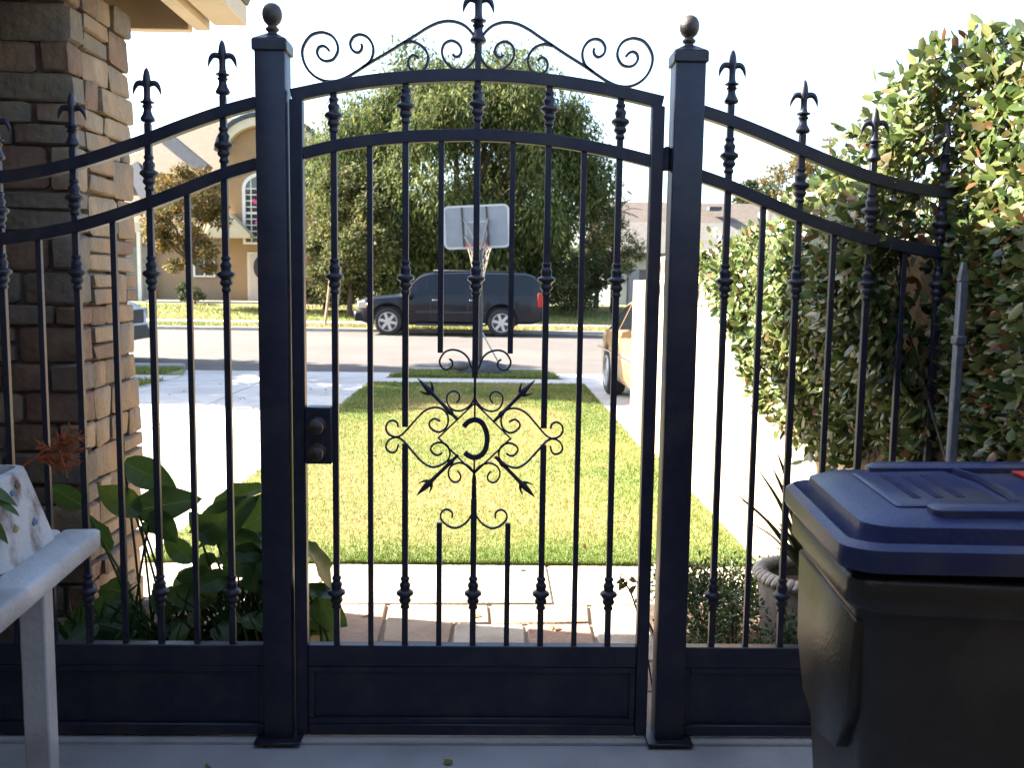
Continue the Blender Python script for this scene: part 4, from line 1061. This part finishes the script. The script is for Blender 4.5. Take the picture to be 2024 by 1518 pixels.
def car(name, M, S, label, group=None):
    """local frame: +x forward (front at S['len']/2), z up; M places it"""
    loc = M.to_translation(); root = empty(name, tuple(loc), label, S.get('cat', 'car'), group)
    hl = S['len'] / 2; wr = S['wr']; ground = S['clear']

    def bot(x):
        b = interp(S['bot'], x) if 'bot' in S else ground
        for wx in (S['wf'], S['wb']):
            d = abs(x - wx); ra = wr * 1.20
            if d < ra: b = max(b, wr * .98 + math.sqrt(ra * ra - d * d))
        return b

    def ring(x):
        hw = interp(S['hw'], x); tp = interp(S['top'], x); be = min(interp(S['belt'], x), tp - .03); ht = interp(S['tw'], x) * hw; b = bot(x)
        zb = [b, b, max(b + .05, ground + .12), max(b + .09, (ground + be) / 2 + .05), max(b + .12, be), max(b + .14, tp - .07 if tp - be > .2 else (be + tp) / 2), tp - .012, tp]
        yb = [0, hw * .90, hw * .975, hw, hw * .975, ht, ht * .86, 0]
        return [(y, z) for y, z in zip(yb, zb)]
    xs_ = sorted(set([round(x, 4) for x in list(np.linspace(-hl, hl, 40)) + [wx + wr * 1.2 * math.cos(a) for wx in (S['wf'], S['wb']) for a in np.linspace(0, math.pi, 15)]]))
    rg = []
    for x in xs_:
        h = ring(x); rg.append([Vector((x, y, z)) for y, z in h] + [Vector((x, -y, z)) for y, z in reversed(h[1:-1])])
    MB().rings(rg).xf(M).build('body', S['paint'], root, 32)
    # inner wells
    for wx in (S['wf'], S['wb']): MB().box(wx - wr * 1.19, wx + wr * 1.19, -interp(S['hw'], wx) * .9, interp(S['hw'], wx) * .9, ground + .02, wr * 2.1).xf(M).build('underbody', STEEL_IN, root, 0)

    def side(x, t, sg, off=.008):
        h = ring(x); (y0, z0), (y1, z1) = h[4], h[5]
        return Vector((x, sg * (y0 + (y1 - y0) * t + off), z0 + (z1 - z0) * t))
    for (xb0, xb1, xt0, xt1, nm) in S['side_glass']:
        for sg in (-1, 1):
            rows = []
            for i in range(5):
                t = .10 + .82 * i / 4; f = i / 4
                a, b = xb0 + (xt0 - xb0) * f, xb1 + (xt1 - xb1) * f
                rows.append([side(a + (b - a) * j / 6, t, sg) for j in range(7)])
            m = MB().rings(rows, cap0=False, cap1=False, closed=False); n0 = len(m.v)
            m.xf(M).build(nm, S.get('glass', CGLASS), root, 60, fix=False)
    for (xa, xb, nm) in S['ends_glass']:
        rows = []
        for i in range(7):
            x = xa + (xb - xa) * i / 6; h = ring(x); w = h[6][0] * .97
            rows.append([Vector((x, y, interp(S['top'], x) + .012 - .03 * (abs(y) / max(w, .1)) ** 4)) for y in np.linspace(-w, w, 7)])
        MB().rings(rows, cap0=False, cap1=False, closed=False).xf(M).build(nm, S.get('glass', CGLASS), root, 60, fix=False)
    # wheels
    RW = Matrix.Rotation(R(90), 4, 'X')
    for wx in (S['wf'], S['wb']):
        for sg in (-1, 1):
            yc = sg * (interp(S['hw'], wx) - .125); c = Vector((wx, yc, wr)); rr_ = wr * S.get('rimk', .66)
            w = MB().lathe([(.05, -.06), (.10, -.085), (.085, -.115), (.02, -.118)] if sg > 0 else [(.02, .118), (.085, .115), (.10, .085), (.05, .06)], c, 16, M=RW)
            for k in range(S.get('spokes', 6)):
                a = 2 * math.pi * k / S.get('spokes', 6) + .2
                p0 = c + Vector((math.cos(a) * .05, sg * .098, math.sin(a) * .05)); p1 = c + Vector((math.cos(a) * rr_ * .97, sg * .092, math.sin(a) * rr_ * .97))
                w.bar([p0, p0.lerp(p1, .5), p1], rr_ * .30, .03, up=(0, 1, 0))
            wo_ = w.xf(M).build('wheel', ALLOY, root, 40)
            MB().lathe([(rr_ * .9, -.10), (rr_, -.11), (rr_ + .02, -.12), (wr * .88, -.125), (wr * .97, -.10), (wr, -.06), (wr, .06), (wr * .97, .10), (wr * .88, .125), (rr_, .11), (rr_ * .9, .10)], c, 32, M=RW).xf(M).build('tyre', TYRE, wo_, 40)
            MB().lathe([(rr_ * .90, sg * -.102), (rr_ * .99, sg * -.118), (rr_ * .99, sg * -.02), (rr_ * .6, sg * -.015), (.05, sg * -.02)][::1], c, 28, M=RW).xf(M).build('rim', ALLOY if False else DARKP, wo_, 40)
            MB().tube([c + Vector((math.cos(a) * rr_ * .965, sg * .112, math.sin(a) * rr_ * .965)) for a in [2 * math.pi * i / 28 for i in range(28)]], .018, 6, up=(0, 1, 0), closed=True).xf(M).build('rim', ALLOY, wo_, 60)
    # trim given as boxes: (name, material, x0, x1, y0, y1, z0, z1, mirrored)
    for (nm, mt, x0, x1, y0, y1, z0, z1, mir) in S['boxes']:
        for sg in ((1, -1) if mir else (1,)):
            MB().box(x0, x1, min(y0 * sg, y1 * sg), max(y0 * sg, y1 * sg), z0, z1).xf(M).build(nm, mt, root, 40, bevel=min(.02, (z1 - z0) * .3, abs(x1 - x0) * .3, abs(y1 - y0) * .3))
    # door seams
    for x in S.get('seams', ()):
        for sg in (-1, 1):
            pts = [Vector((x, sg * (h[0] + .001), h[1])) for h in ring(x)[2:5]]
            MB().tube(pts, .006, 4, up=(1, 0, 0)).xf(M).build('door_seam', DARKP, root, 0)
    return root


SUVP = mat('black_car_paint', (.006, .007, .012), (.007, .008, .014), 5, .25, spec=.3, coat=.12)
xf_, xr_ = P(705, 610, 27.3).x, P(1075, 610, 27.3).x
Ls = xr_ - xf_; cxs = (xf_ + xr_) / 2
wf_, wb_ = P(767, 640, 27.2).x, P(991, 640, 27.2).x
suv = dict(len=Ls, wr=.40, clear=.30, cat='suv', wf=cxs - wf_, wb=cxs - wb_, paint=SUVP, rimk=.68, spokes=6,
           hw=[(-Ls / 2, .86), (-Ls / 2 + .25, .96), (1.4, .98), (Ls / 2 - .5, .95), (Ls / 2 - .12, .82), (Ls / 2, .70)],
           bot=[(-Ls / 2, .48), (-Ls / 2 + .4, .36), (Ls / 2 - .7, .30), (Ls / 2 - .3, .33), (Ls / 2, .42)],
           belt=[(-Ls / 2, 1.16), (.4, 1.14), (1.25, 1.13), (Ls / 2 - .25, 1.02), (Ls / 2, .86)],
           top=[(-Ls / 2, 1.26), (-Ls / 2 + .06, 1.45), (-Ls / 2 + .30, 1.80), (-Ls / 2 + .55, 1.86), (-.4, 1.88), (.55, 1.85), (.85, 1.78), (1.48, 1.22), (1.6, 1.20), (Ls / 2 - .25, 1.10), (Ls / 2 - .05, 1.02), (Ls / 2, .92)],
           tw=[(-Ls / 2, .86), (-1, .80), (.8, .77), (1.5, .90), (Ls / 2, .92)],
           side_glass=[(.62, 1.30, .62, .78, 'front_window'), (-.42, .52, -.42, .52, 'rear_window'), (-Ls / 2 + .30, -.55, -Ls / 2 + .45, -.55, 'rear_window')],
           ends_glass=[(.93, 1.44, 'windscreen'), (-Ls / 2 + .09, -Ls / 2 + .27, 'tailgate_window')],
           boxes=[('headlight', HEADL, Ls / 2 - .30, Ls / 2 - .04, .58, .885, .78, .98, True), ('indicator', AMBER, Ls / 2 - .40, Ls / 2 - .305, .62, .93, .80, .92, True),
                  ('grille', CHROME, Ls / 2 - .06, Ls / 2 + .02, -.52, .52, .70, .96, False), ('bumper', SUVP, Ls / 2 - .28, Ls / 2 + .06, -.82, .82, .40, .66, False), ('fog_light', HEADL, Ls / 2 + .02, Ls / 2 + .075, .58, .78, .58, .68, True),
                  ('rear_bumper', SUVP, -Ls / 2 - .06, -Ls / 2 + .22, -.90, .90, .46, .70, False), ('tail_light', TAILR, -Ls / 2 - .015, -Ls / 2 + .20, .78, .965, .86, 1.28, True),
                  ('side_moulding', DARKP, -1.0, 1.0, .97, .995, .66, .72, True), ('running_board', DARKP, -1.05, .98, .86, 1.02, .30, .36, True),
                  ('wing_mirror', DARKP, 1.10, 1.28, .97, 1.20, 1.12, 1.30, True), ('door_handle', CHROME, .35, .52, .985, 1.01, 1.02, 1.05, True), ('door_handle', CHROME, -.72, -.55, .985, 1.01, 1.02, 1.05, True),
                  ('roof_rail', DARKP, -1.9, .5, .62, .66, 1.86, 1.90, True), ('number_plate', WSTK, -Ls / 2 - .07, -Ls / 2 - .055, -.15, .15, .76, .9, False)],
           seams=(1.22, .57, -.50))
car('parked_suv', Matrix.Translation((cxs, 28.1, -.012)) @ Matrix.Rotation(math.pi, 4, 'Z'), suv, 'black full size suv parked across the street with its tail lamp at the right')

GOLD = mat('gold_car_paint', (.33, .20, .095), (.31, .19, .09), 5, .30, spec=.5, coat=.4)
gold = dict(len=4.5, wr=.33, clear=.24, wf=1.32, wb=-1.16, paint=GOLD, rimk=.66, spokes=10,
            hw=[(-2.25, .66), (-2.0, .80), (-1, .86), (1.2, .86), (2.0, .78), (2.25, .6)],
            bot=[(-2.25, .36), (-1.9, .26), (1.9, .24), (2.25, .3)],
            belt=[(-2.25, .80), (-1.2, .90), (1.0, .90), (2.25, .68)],
            top=[(-2.25, .84), (-2.1, .93), (-1.55, .98), (-.85, 1.32), (-.3, 1.40), (.4, 1.38), (1.15, .98), (2.0, .84), (2.25, .72)],
            tw=[(-2.25, .9), (-1.5, .86), (-.8, .74), (.4, .74), (1.2, .88), (2.25, .9)],
            side_glass=[(-1.18, -.30, -.82, -.30, 'rear_window'), (-.22, .95, -.22, .48, 'front_window')],
            ends_glass=[(-1.5, -.92, 'rear_windscreen'), (.5, 1.1, 'windscreen')],
            boxes=[('tail_light', TAILR, -2.27, -2.12, .45, .70, .58, .76, True), ('rear_bumper', CHROME, -2.36, -2.05, -.74, .74, .36, .52, False), ('bumper', CHROME, 2.05, 2.32, -.7, .7, .32, .46, False),
                   ('headlight', HEADL, 2.10, 2.24, .42, .62, .52, .66, True), ('wing_mirror', GOLD, .75, .9, .85, .99, .9, 1.0, True), ('door_handle', CHROME, -.45, -.3, .855, .88, .78, .81, True),
                   ('side_moulding', CHROME, -1.9, 1.9, .858, .872, .62, .645, True), ('number_plate', WSTK, -2.275, -2.25, -.17, .17, .6, .72, False)],
            seams=(1.02, -.26, -1.2))
car('parked_car', Matrix.Translation((2.47, 11.98, -.008)) @ Matrix.Rotation(R(-90 + 1.5), 4, 'Z'), gold, 'tan gold saloon car parked in the neighbouring driveway beyond the wall')
SILV = mat('silver_car_paint', (.58, .62, .67), (.54, .58, .63), 5, .25, metal=.2, coat=.4)
sil = dict(suv); sil['paint'] = SILV; sil['boxes'] = [b if b[0] not in ('bumper',) else ('bumper', DARKP) + tuple(b[2:]) for b in suv['boxes']]
sil['boxes'] = [b if b[0] != 'grille' else ('grille', DARKP) + tuple(b[2:]) for b in sil['boxes']]
car('parked_truck', Matrix.Translation((P(299, 640, 17.6).x - Ls / 2 - .32, 17.55, -.012)), sil, 'silver vehicle with a dark bumper peeking out right of the stone pillar')

# ------------------------------------------------------------------ across the street: house on the left
fh = empty('tan_house', (-12, 41, .6), 'two storey tan stucco house across the street with an arched window', 'house')
ZG = .6


def zpx(py, Y, px=450): return P(px, py, Y).z


def xpx(px, Y, py=450): return P(px, py, Y).x


xa, xb = xpx(452, 40), -7.6
MB().box(-20, xa + .3, 40.6, 48, ZG - .1, 3.9).build('lower_wall', HSTUC, fh)
MB().box(-15.2, -8.9, 42.5, 49, 3.2, 6.05).build('upper_wall', HSTUC, fh)
# arched entry tower
zt0 = zpx(300, 40); cxT = (xa + xb) / 2; hwT = (xb - xa) / 2
arc = [(xa, ZG - .1), (xb, ZG - .1), (xb, zt0)] + [(cxT + hwT * math.cos(a), zt0 + 1.15 * math.sin(a)) for a in np.linspace(0, math.pi, 17)[1:-1]] + [(xa, zt0)]
MB().rings([[Vector((x, y, z)) for x, z in arc] for y in (40.0, 44)]).build('entry_tower', HTAN, fh, 0)
trm = [Vector((cxT + (hwT + .12) * math.cos(a), 39.93, zt0 + 1.28 * math.sin(a))) for a in np.linspace(0, math.pi, 19)]
MB().bar(trm, .34, .5).build('arch_cornice', CREAM, fh, 30)
trm = [Vector((cxT + (hwT + .36) * math.cos(a), 40.0, zt0 + 1.56 * math.sin(a))) for a in np.linspace(0, math.pi, 19)]
MB().bar(trm, .16, .8).build('arch_roof', SLATE_SHADE, fh, 30)
# tall window
wx0, wx1, wz0, wz1 = xpx(484, 40), xpx(484, 40) + 1.75, zpx(480, 40), zpx(372, 40)
wa = [(wx0, wz0), (wx1, wz0), (wx1, wz1)] + [((wx0 + wx1) / 2 + (wx1 - wx0) / 2 * math.cos(a), wz1 + .62 * math.sin(a)) for a in np.linspace(0, math.pi, 13)[1:-1]] + [(wx0, wz1)]
wn = MB().rings([[Vector((x, y, z)) for x, z in wa] for y in (39.97, 39.99)]).build('window', WGLASS, fh, 0)
MB().sweep([Vector((x, 39.95, z)) for x, z in wa], [(-.07, -.06), (.07, -.06), (.07, .06), (-.07, .06)], closed=True).build('frame', WHITE, wn, 30)
for i in range(1, 6): MB().box(wx0 + i * (wx1 - wx0) / 6 - .022, wx0 + i * (wx1 - wx0) / 6 + .022, 39.93, 39.968, wz0, wz1 + .5).build('muntin', WHITE, wn, 0)
nz = 9
for i in range(1, nz + 1):
    z = wz0 + i * (wz1 - wz0) / nz; t = .05 if i == 5 else .022
    MB().box(wx0, wx1, 39.925, 39.966, z - t, z + t).build('muntin', WHITE, wn, 0)
PINK = mat('pink_paper', (.75, .10, .30), (.65, .08, .25), 20, .7)
for px, py in ((504, 398), (510, 438)):
    c = P(px, py, 39.9); m = MB(); g = np.random.default_rng(px)
    for k in range(5): m.lathe([(.01, -.07), (.06, -.04), (.07, 0), (.05, .05), (.01, .07)], c + Vector((g.normal(0, .06), 0, g.normal(0, .06))), 8)
    tag(m.build('paper_flower', PINK, None, 60), 'pink paper flower on the arched window, %s of the two' % ('upper' if py < 420 else 'lower'), 'decoration', 'pink flowers on the arched window')
# pale door with a dark oval wreath
dx0 = xpx(488, 40); dw = 1.9; dzt = zpx(497, 40)
MB().box(dx0, dx0 + dw, 39.94, 39.998, ZG, dzt).build('door_surround', CREAM, fh, bevel=.02)
dr = MB().box(dx0 + .12, dx0 + dw - .12, 39.90, 39.938, ZG + .05, dzt - .12).build('door', mat('pale_door_paint', (.55, .44, .36), (.5, .4, .33), 5, .6), fh, bevel=.02)
c = P(515, 528, 39.87)
MB().rings([[Vector((c.x + .30 * k * math.cos(a), y, c.z + .47 * k * math.sin(a))) for a in [2 * math.pi * i / 20 for i in range(20)]] for k, y in ((1, 39.898), (1, 39.87), (.8, 39.85))]).build('oval_window', DARKP, dr, 40)
# side gable and its slopes coloured dark for shade, main roof
MB().rings([[(-20.5, 40.2, 3.7), (-20.5, 52, 3.7)], [(-20.5, 46, 8.9), (-20.5, 46.2, 8.9)]], cap0=False, cap1=False, closed=False)
rf = MB()
e0 = P(262, 455, 40.2)
rf.rings([[(-21, 40.1, 3.78), (xa + .1, 40.1, 3.78), (xa + .1, 48, 3.78), (-21, 48, 3.78)], [(-21, 40.1, 3.86), (xa + .1, 40.1, 3.86), (xa + .1, 48, 3.86), (-21, 48, 3.86)], [(-19, 44, 6.9), (-12.5, 44, 6.9), (-12.5, 45, 6.9), (-19, 45, 6.9)]])
rf.build('roof', ROOF, fh, 0)
rz = P(480, 233, 45.5).z
MB().rings([[(-17.5, 42.0, 6.0), (-8.4, 42.0, 6.0), (-8.4, 50, 6.0), (-17.5, 50, 6.0)], [(-17.5, 42.0, 6.1), (-8.4, 42.0, 6.1), (-8.4, 50, 6.1), (-17.5, 50, 6.1)], [(-13.2, 45.4, rz), (-9.6, 45.4, rz), (-9.6, 46, rz), (-13.2, 46, rz)]]).build('roof', ROOF, fh, 0)
MB().box(-20.6, xa - .02, 39.95, 40.09, 3.45, 3.86).build('fascia', CREAM, fh)
for (u0, v0, u1, v1, wd_) in ((333, 276, 408, 338, .55), (266, 330, 296, 392, .6)):      # dormer slopes, their shade painted in by the dark colour
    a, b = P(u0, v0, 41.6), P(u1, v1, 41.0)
    MB().bar([a, a.lerp(b, .5), b], wd_, .5).build('dormer_roof', SLATE_SHADE, fh, 0)
gx = xpx(463, 39.6); gz0 = zpx(470, 39.6)
MB().prism([(0, 0), (1, 0), (.5, 1)], 0, 1)
po_ = MB().rings([[Vector((gx - 1.0, y, gz0)), Vector((gx + .75, y, gz0)), Vector((gx + .75, y, gz0 + .12)), Vector((gx - .1, y, gz0 + 1.0)), Vector((gx - .3, y, gz0 + 1.0)), Vector((gx - 1.0, y, gz0 + .3))] for y in (39.2, 40.0)]).build('porch_gable', CREAM, fh, 0)
MB().box(xpx(270, 39.8), xpx(277, 39.8), 39.75, 39.9, ZG, 3.45).build('downpipe', WHITE, fh, 0)
MB().box(-19, xpx(305, 40.5), 40.45, 40.598, ZG, 2.9).build('garage_door', mat('stone_veneer', (.24, .23, .21), (.18, .17, .16), 6, .8), fh, bevel=.01)
w2x0, w2x1 = xpx(384, 40.5), xpx(420, 40.5)
w2 = MB().box(w2x0, w2x1, 40.55, 40.595, zpx(545, 40.5), zpx(492, 40.5)).build('window', WGLASS, fh, 0)
wf2 = MB()
for a0, a1, c0_, c1_ in ((w2x0 - .08, w2x0, zpx(548, 40.5), zpx(489, 40.5)), (w2x1, w2x1 + .08, zpx(548, 40.5), zpx(489, 40.5)), (w2x0 + .001, w2x1 - .001, zpx(548, 40.5), zpx(545, 40.5)), (w2x0 + .001, w2x1 - .001, zpx(492, 40.5), zpx(489, 40.5)), ((w2x0 + w2x1) / 2 - .03, (w2x0 + w2x1) / 2 + .03, zpx(545, 40.5), zpx(492, 40.5))):
    wf2.box(a0, a1, 40.48, 40.548, c0_, c1_)
wf2.build('frame', WHITE, w2, 0)
MB().box(-14, -9.0, 38.2, 39.9, .55, .66).build('house_path', CONC, smooth=0, kind='structure')

# house on the right across the street
rh = empty('low_house', (10, 48, .6), 'low house with a long grey brown roof behind the gate post on the right', 'house')
rz1, rz0 = P(1370, 400, 47).z, P(1370, 502, 44).z
MB().box(5.5, 20, 44.5, 54, .5, rz0 + .02).build('wall', mat('pale_siding', (.42, .43, .44), (.37, .38, .39), 3, .8), rh, 0)
zm = rz0 + (rz1 - rz0) * .60
MB().rings([[(5.0, 44, rz0), (20.6, 44, rz0)], [(5.0, 45.8, zm), (20.6, 45.8, zm)]], cap0=False, cap1=False, closed=False).build('roof', ROOF_G, rh, 0)
MB().rings([[(5.0, 45.8, zm + .003), (20.6, 45.8, zm + .003)], [(5.0, 47.2, rz1), (20.6, 47.2, rz1)], [(5.0, 54.5, rz0), (20.6, 54.5, rz0)]], cap0=False, cap1=False, closed=False).build('roof', ROOF_B, rh, 0)
MB().box(5.0, 20.6, 43.93, 44.0, rz0 - .2, rz0 + .02).build('fascia', mat('brown_fascia', (.16, .12, .09), (.13, .1, .08), 3, .7), rh, 0)
for px, py in ((1415, 462), (1517, 425), (1529, 420)):
    c = P(px, py, 45.0); MB().lathe([(.06, -.5), (.06, .12), (.13, .13), (.13, .25), (.02, .3)], c, 10).build('vent_pipe', WHITE, rh, 50)
c = P(1412, 414, 46.0); MB().box(c.x - .3, c.x + .3, 45.7, 46.3, c.z - .05, c.z + .12).build('roof_vent', SLATE_SHADE, rh, 0)
w3 = MB().box(xpx(1378, 44.4), xpx(1405, 44.4), 44.43, 44.495, 1.6, 2.7).build('window', WGLASS, rh, 0)
gw = empty('garden_pier', (P(1250, 545, 38).x, 38, .55), 'pale capped block pier across the street above the end of the garden wall', 'pier')
a, b = P(1240, 556, 38), P(1262, 532, 38)
MB().box(a.x, b.x, 37.8, 38.2, .5, b.z).build('pier', mat('pier_block', (.42, .38, .36), (.36, .33, .31), 4, .85), gw, bevel=.02)
a2 = P(1405, 540, 38)
MB().box(b.x + .005, a2.x, 37.85, 38.15, P(1300, 557, 38).z, P(1300, 533, 38).z).build('beam', mat('brown_beam', (.19, .15, .13), (.15, .12, .10), 4, .8), gw, bevel=.02)
MB().box(a2.x - .35, a2.x - .05, 37.9, 38.1, .5, P(1300, 557, 38).z - .005).build('post', WOOD, gw)

# utility poles on the skyline
for px, py0, py1, Y, lab in ((1641, 268, 420, 85, 'utility pole with a short crossarm on the skyline above the hedge'), (1493, 326, 420, 95, 'thin distant pole on the skyline left of the golden tree')):
    t = P(px, py0, Y); po = empty('utility_pole', (t.x, Y, .5), lab, 'utility pole', 'utility poles on the skyline')
    MB().tube([(t.x, Y, .5), tuple(t)], .13 if Y < 90 else .08, 8).build('pole', WOOD, po)
    if Y < 90:
        MB().box(t.x - .75, t.x + .75, Y - .08, Y + .08, t.z - .45, t.z - .28).build('crossarm', WOOD, po)
        for dx in (-.65, -.25, .3, .65): MB().lathe([(.05, 0), (.07, .08), (.03, .22)], (t.x + dx, Y, t.z - .28), 8).build('insulator', DARKP, po)

# ------------------------------------------------------------------ trees and shrubs across the street
PEP = [leafmat('weeping_leaf_%s' % k, c, .8, .7, .4, .15) for k, c in (('mid', (.085, .115, .034)), ('bright', (.15, .17, .05)), ('dark', (.05, .072, .024)), ('yellow', (.20, .19, .055)), ('grey', (.07, .098, .045)))]  # leaf tones mixed at random, some clumps mostly in the second tone
TG = 'trees and shrubs across the street'
tc = P(905, 380, 37)
tree('weeping_tree', (tc.x + .2, 37, .5), 10.5, (tc.x - .1, 37.3, 5.45, 6.0, 4.6, 4.7), 'huge rounded dark green weeping tree behind the black suv', 'tree', 150000, .26, .07, PEP, [.36, .20, .24, .10, .10], TG, droop=.5, seed=3, clumps=200, trunk_r=.34, csize=.20, flat_top=.8)
BRD = [leafmat('autumn_leaf_%s' % k, c, .8, .7, .35, .2) for k, c in (('gold', (.23, .15, .05)), ('olive', (.15, .13, .045)), ('brown', (.13, .08, .035)), ('green', (.07, .085, .03)))]
OLV = [leafmat('olive_leaf_%s' % k, c, .8, .7, .35, .2) for k, c in (('green', (.085, .105, .032)), ('yellow', (.19, .18, .055)), ('dark', (.04, .05, .02)), ('buff', (.17, .13, .07)))]
c = P(690, 430, 33.5)
tree('olive_shrub', (c.x, 33.5, .3), 4.4, (c.x, 33.5, 3.2, 1.9, 1.5, 2.3), 'loose olive green tree with yellowish leaves left of the black suv', 'tree', 20000, .16, .08, OLV, [.45, .2, .25, .1], TG, seed=4, clumps=60, trunk_r=.09, csize=.26)
c = P(370, 440, 35.5)
tree('golden_tree', (c.x, 35.5, .4), 5.5, (c.x, 35.5, 3.7, 1.55, 1.4, 2.05), 'small golden brown tree in front of the tan house', 'tree', 13000, .15, .08, BRD, [.42, .22, .22, .14], TG, seed=6, clumps=48, trunk_r=.08, csize=.24)
c = P(385, 575, 37.5)
tree('round_bush', (c.x, 37.5, .55), 1.0, (c.x, 37.5, 1.0, .62, .5, .48), 'clipped dark green bush below the ground floor window', 'bush', 2600, .09, .04, GREENS, [.4, .1, .4, 0, .1], TG, seed=7, clumps=22, trunk_r=.04, csize=.35)
c = P(1140, 545, 34.5)
tree('dark_shrub', (c.x, 34.5, .4), 2.6, (c.x, 34.5, 1.55, 1.35, 1.1, 1.25), 'dense dark shrub behind the tail of the black suv', 'bush', 8000, .12, .05, GREENS, [.25, .05, .6, 0, .1], TG, seed=8, clumps=46, trunk_r=.06, csize=.3)
c = P(1215, 480, 35.5)
tree('citrus_tree', (c.x, 35.5, .45), 3.8, (c.x, 35.5, 2.85, 1.05, .9, 1.2), 'yellow green citrus like tree against the pale house wall', 'tree', 6500, .12, .05, OLV, [.5, .34, .12, .04], TG, seed=9, clumps=36, trunk_r=.07, csize=.3)
c = P(1185, 420, 38)
tree('dark_conifer', (c.x, 38.5, .5), 5.6, (c.x, 38.5, 3.4, .85, .8, 2.2), 'narrow dark conifer at the right flank of the weeping tree', 'tree', 6000, .18, .05, GREENS, [.3, .1, .5, 0, .1], TG, seed=10, clumps=44, trunk_r=.09, droop=.2, csize=.22)
c = P(640, 560, 35)
tree('dark_shrub', (c.x, 35, .45), 2.2, (c.x, 35, 1.35, 1.5, 1.0, 1.0), 'low dark shrub behind the staked sapling', 'bush', 6000, .12, .05, GREENS, [.3, .1, .5, 0, .1], TG, seed=12, clumps=36, trunk_r=.05, csize=.3)
c = P(800, 560, 36)
tree('dark_shrub', (c.x, 36, .45), 1.9, (c.x + .2, 36, 1.25, 1.7, 1.0, .95), 'shady dark shrub directly behind the bonnet of the black suv', 'bush', 6000, .13, .05, GREENS, [.15, .05, .7, 0, .1], TG, seed=13, clumps=36, trunk_r=.05, csize=.3)
c = P(1000, 560, 40)
tree('dark_shrub', (c.x, 40, .6), 2.4, (c.x, 40, 1.6, 4.0, 1.0, 1.3), 'long dark hedge under the weeping tree behind the roof of the suv', 'bush', 9000, .15, .06, GREENS, [.15, .05, .7, 0, .1], TG, seed=15, clumps=60, trunk_r=.05, csize=.24)
c = P(1570, 378, 70)
tree('golden_tree', (c.x, 70, .5), 10, (c.x, 70, P(1570, 372, 70).z, 3.4, 2.5, 2.3), 'distant golden brown tree above the low house roof', 'tree', 5000, .34, .16, BRD, [.4, .28, .18, .14], TG, seed=16, clumps=34, trunk_r=.25, csize=.3)
c = P(1490, 400, 66)
tree('distant_tree', (c.x, 66, .5), 8, (c.x, 66, P(1492, 402, 66).z, 1.6, 1.5, 1.6), 'small dark distant tree left of the golden tree on the skyline', 'tree', 2500, .3, .14, GREENS, [.4, .1, .4, 0, .1], TG, seed=17, clumps=24, trunk_r=.2, csize=.32)
# palm-like fan beside the citrus tree
pf = P(1215, 400, 37); pm = empty('palm', (pf.x, 37, .5), 'palm like plant with arching fronds behind the citrus tree', 'palm')
MB().tube([(pf.x, 37, .5), (pf.x + .05, 37, pf.z - .5)], .10, 8).build('trunk', BARK, pm)
g = np.random.default_rng(55); FR = leafmat('frond', (.06, .10, .045), .7, .4, .25)
for k in range(14):
    a = 2 * math.pi * k / 14; el = g.uniform(.1, 1.1); b = Vector((pf.x + .05, 37, pf.z - .5)); d = Vector((math.cos(a) * math.cos(el), math.sin(a) * math.cos(el), math.sin(el)))
    m = MB(); sp = spline([b, b + d * .6, b + d * 1.1 + Vector((0, 0, -.25))], 5); m.tube(sp, .012, 4)
    for i in range(2, 11):
        for s_ in (-1, 1):
            sd_ = d.cross(Vector((0, 0, 1))).normalized() * s_; q = sp[i]; t = q + sd_ * .26 * (1 - i / 16) + d * .12 - Vector((0, 0, .07)); w = d * .022
            m.add([q - w, q + w, t], [(0, 1, 2)])
    m.build('frond', FR, pm, 0, fix=False)
# staked sapling on the far parkway
sx_ = P(656, 640, 29.7).x
sp2 = empty('staked_sapling', (sx_, 29.7, .12), 'young sapling tied between two pale timber stakes on the far parkway', 'sapling')
for px0, px1 in ((642, 656), (664, 673)):
    a = P(px0, 640, 29.7); a.z = .1; b = P(px1, 528, 29.7)
    MB().tube([tuple(a), tuple(b)], .045, 8).build('stake', WOOD, sp2)
MB().tube([(sx_, 29.75, .1), (sx_ + .03, 29.75, 1.4), (sx_ + .02, 29.75, 2.3)], [.03, .025, .012], 6).build('trunk', BARK, sp2)
g = np.random.default_rng(61); n = 500; c = np.array([sx_, 29.75, 2.3]); off = unit(g.normal(size=(n, 3))) * g.random((n, 1)) ** .5 * np.array([.4, .35, .5])
leaf_cloud('crown', c + off, off + g.normal(0, .3, (n, 3)), g.normal(0, 1, (n, 3)), g.uniform(.06, .12, n), g.uniform(.03, .05, n), OLV, g.choice(4, n, p=[.5, .2, .2, .1]), sp2)
# far belt of trees closing the horizon
g = np.random.default_rng(71); n = 26000
x = g.uniform(-90, 90, n); y = 88 + g.uniform(-3, 3, n); hmax = 4.2 + 1.6 * np.sin(x * .21) + 1.0 * np.sin(x * .53 + 1); z = .3 + hmax * g.random(n) ** .7
ob2 = leaf_cloud('far_trees', np.stack([x, y, z], 1), g.normal(0, 1, (n, 3)), g.normal(0, 1, (n, 3)) + [0, -.4, .8], g.uniform(.5, 1.0, n), g.uniform(.3, .5, n), GREENS, g.choice(5, n, p=[.35, .2, .3, .05, .1]), None, 'stuff')
tag(ob2, 'far belt of trees closing the horizon behind the houses', 'trees')
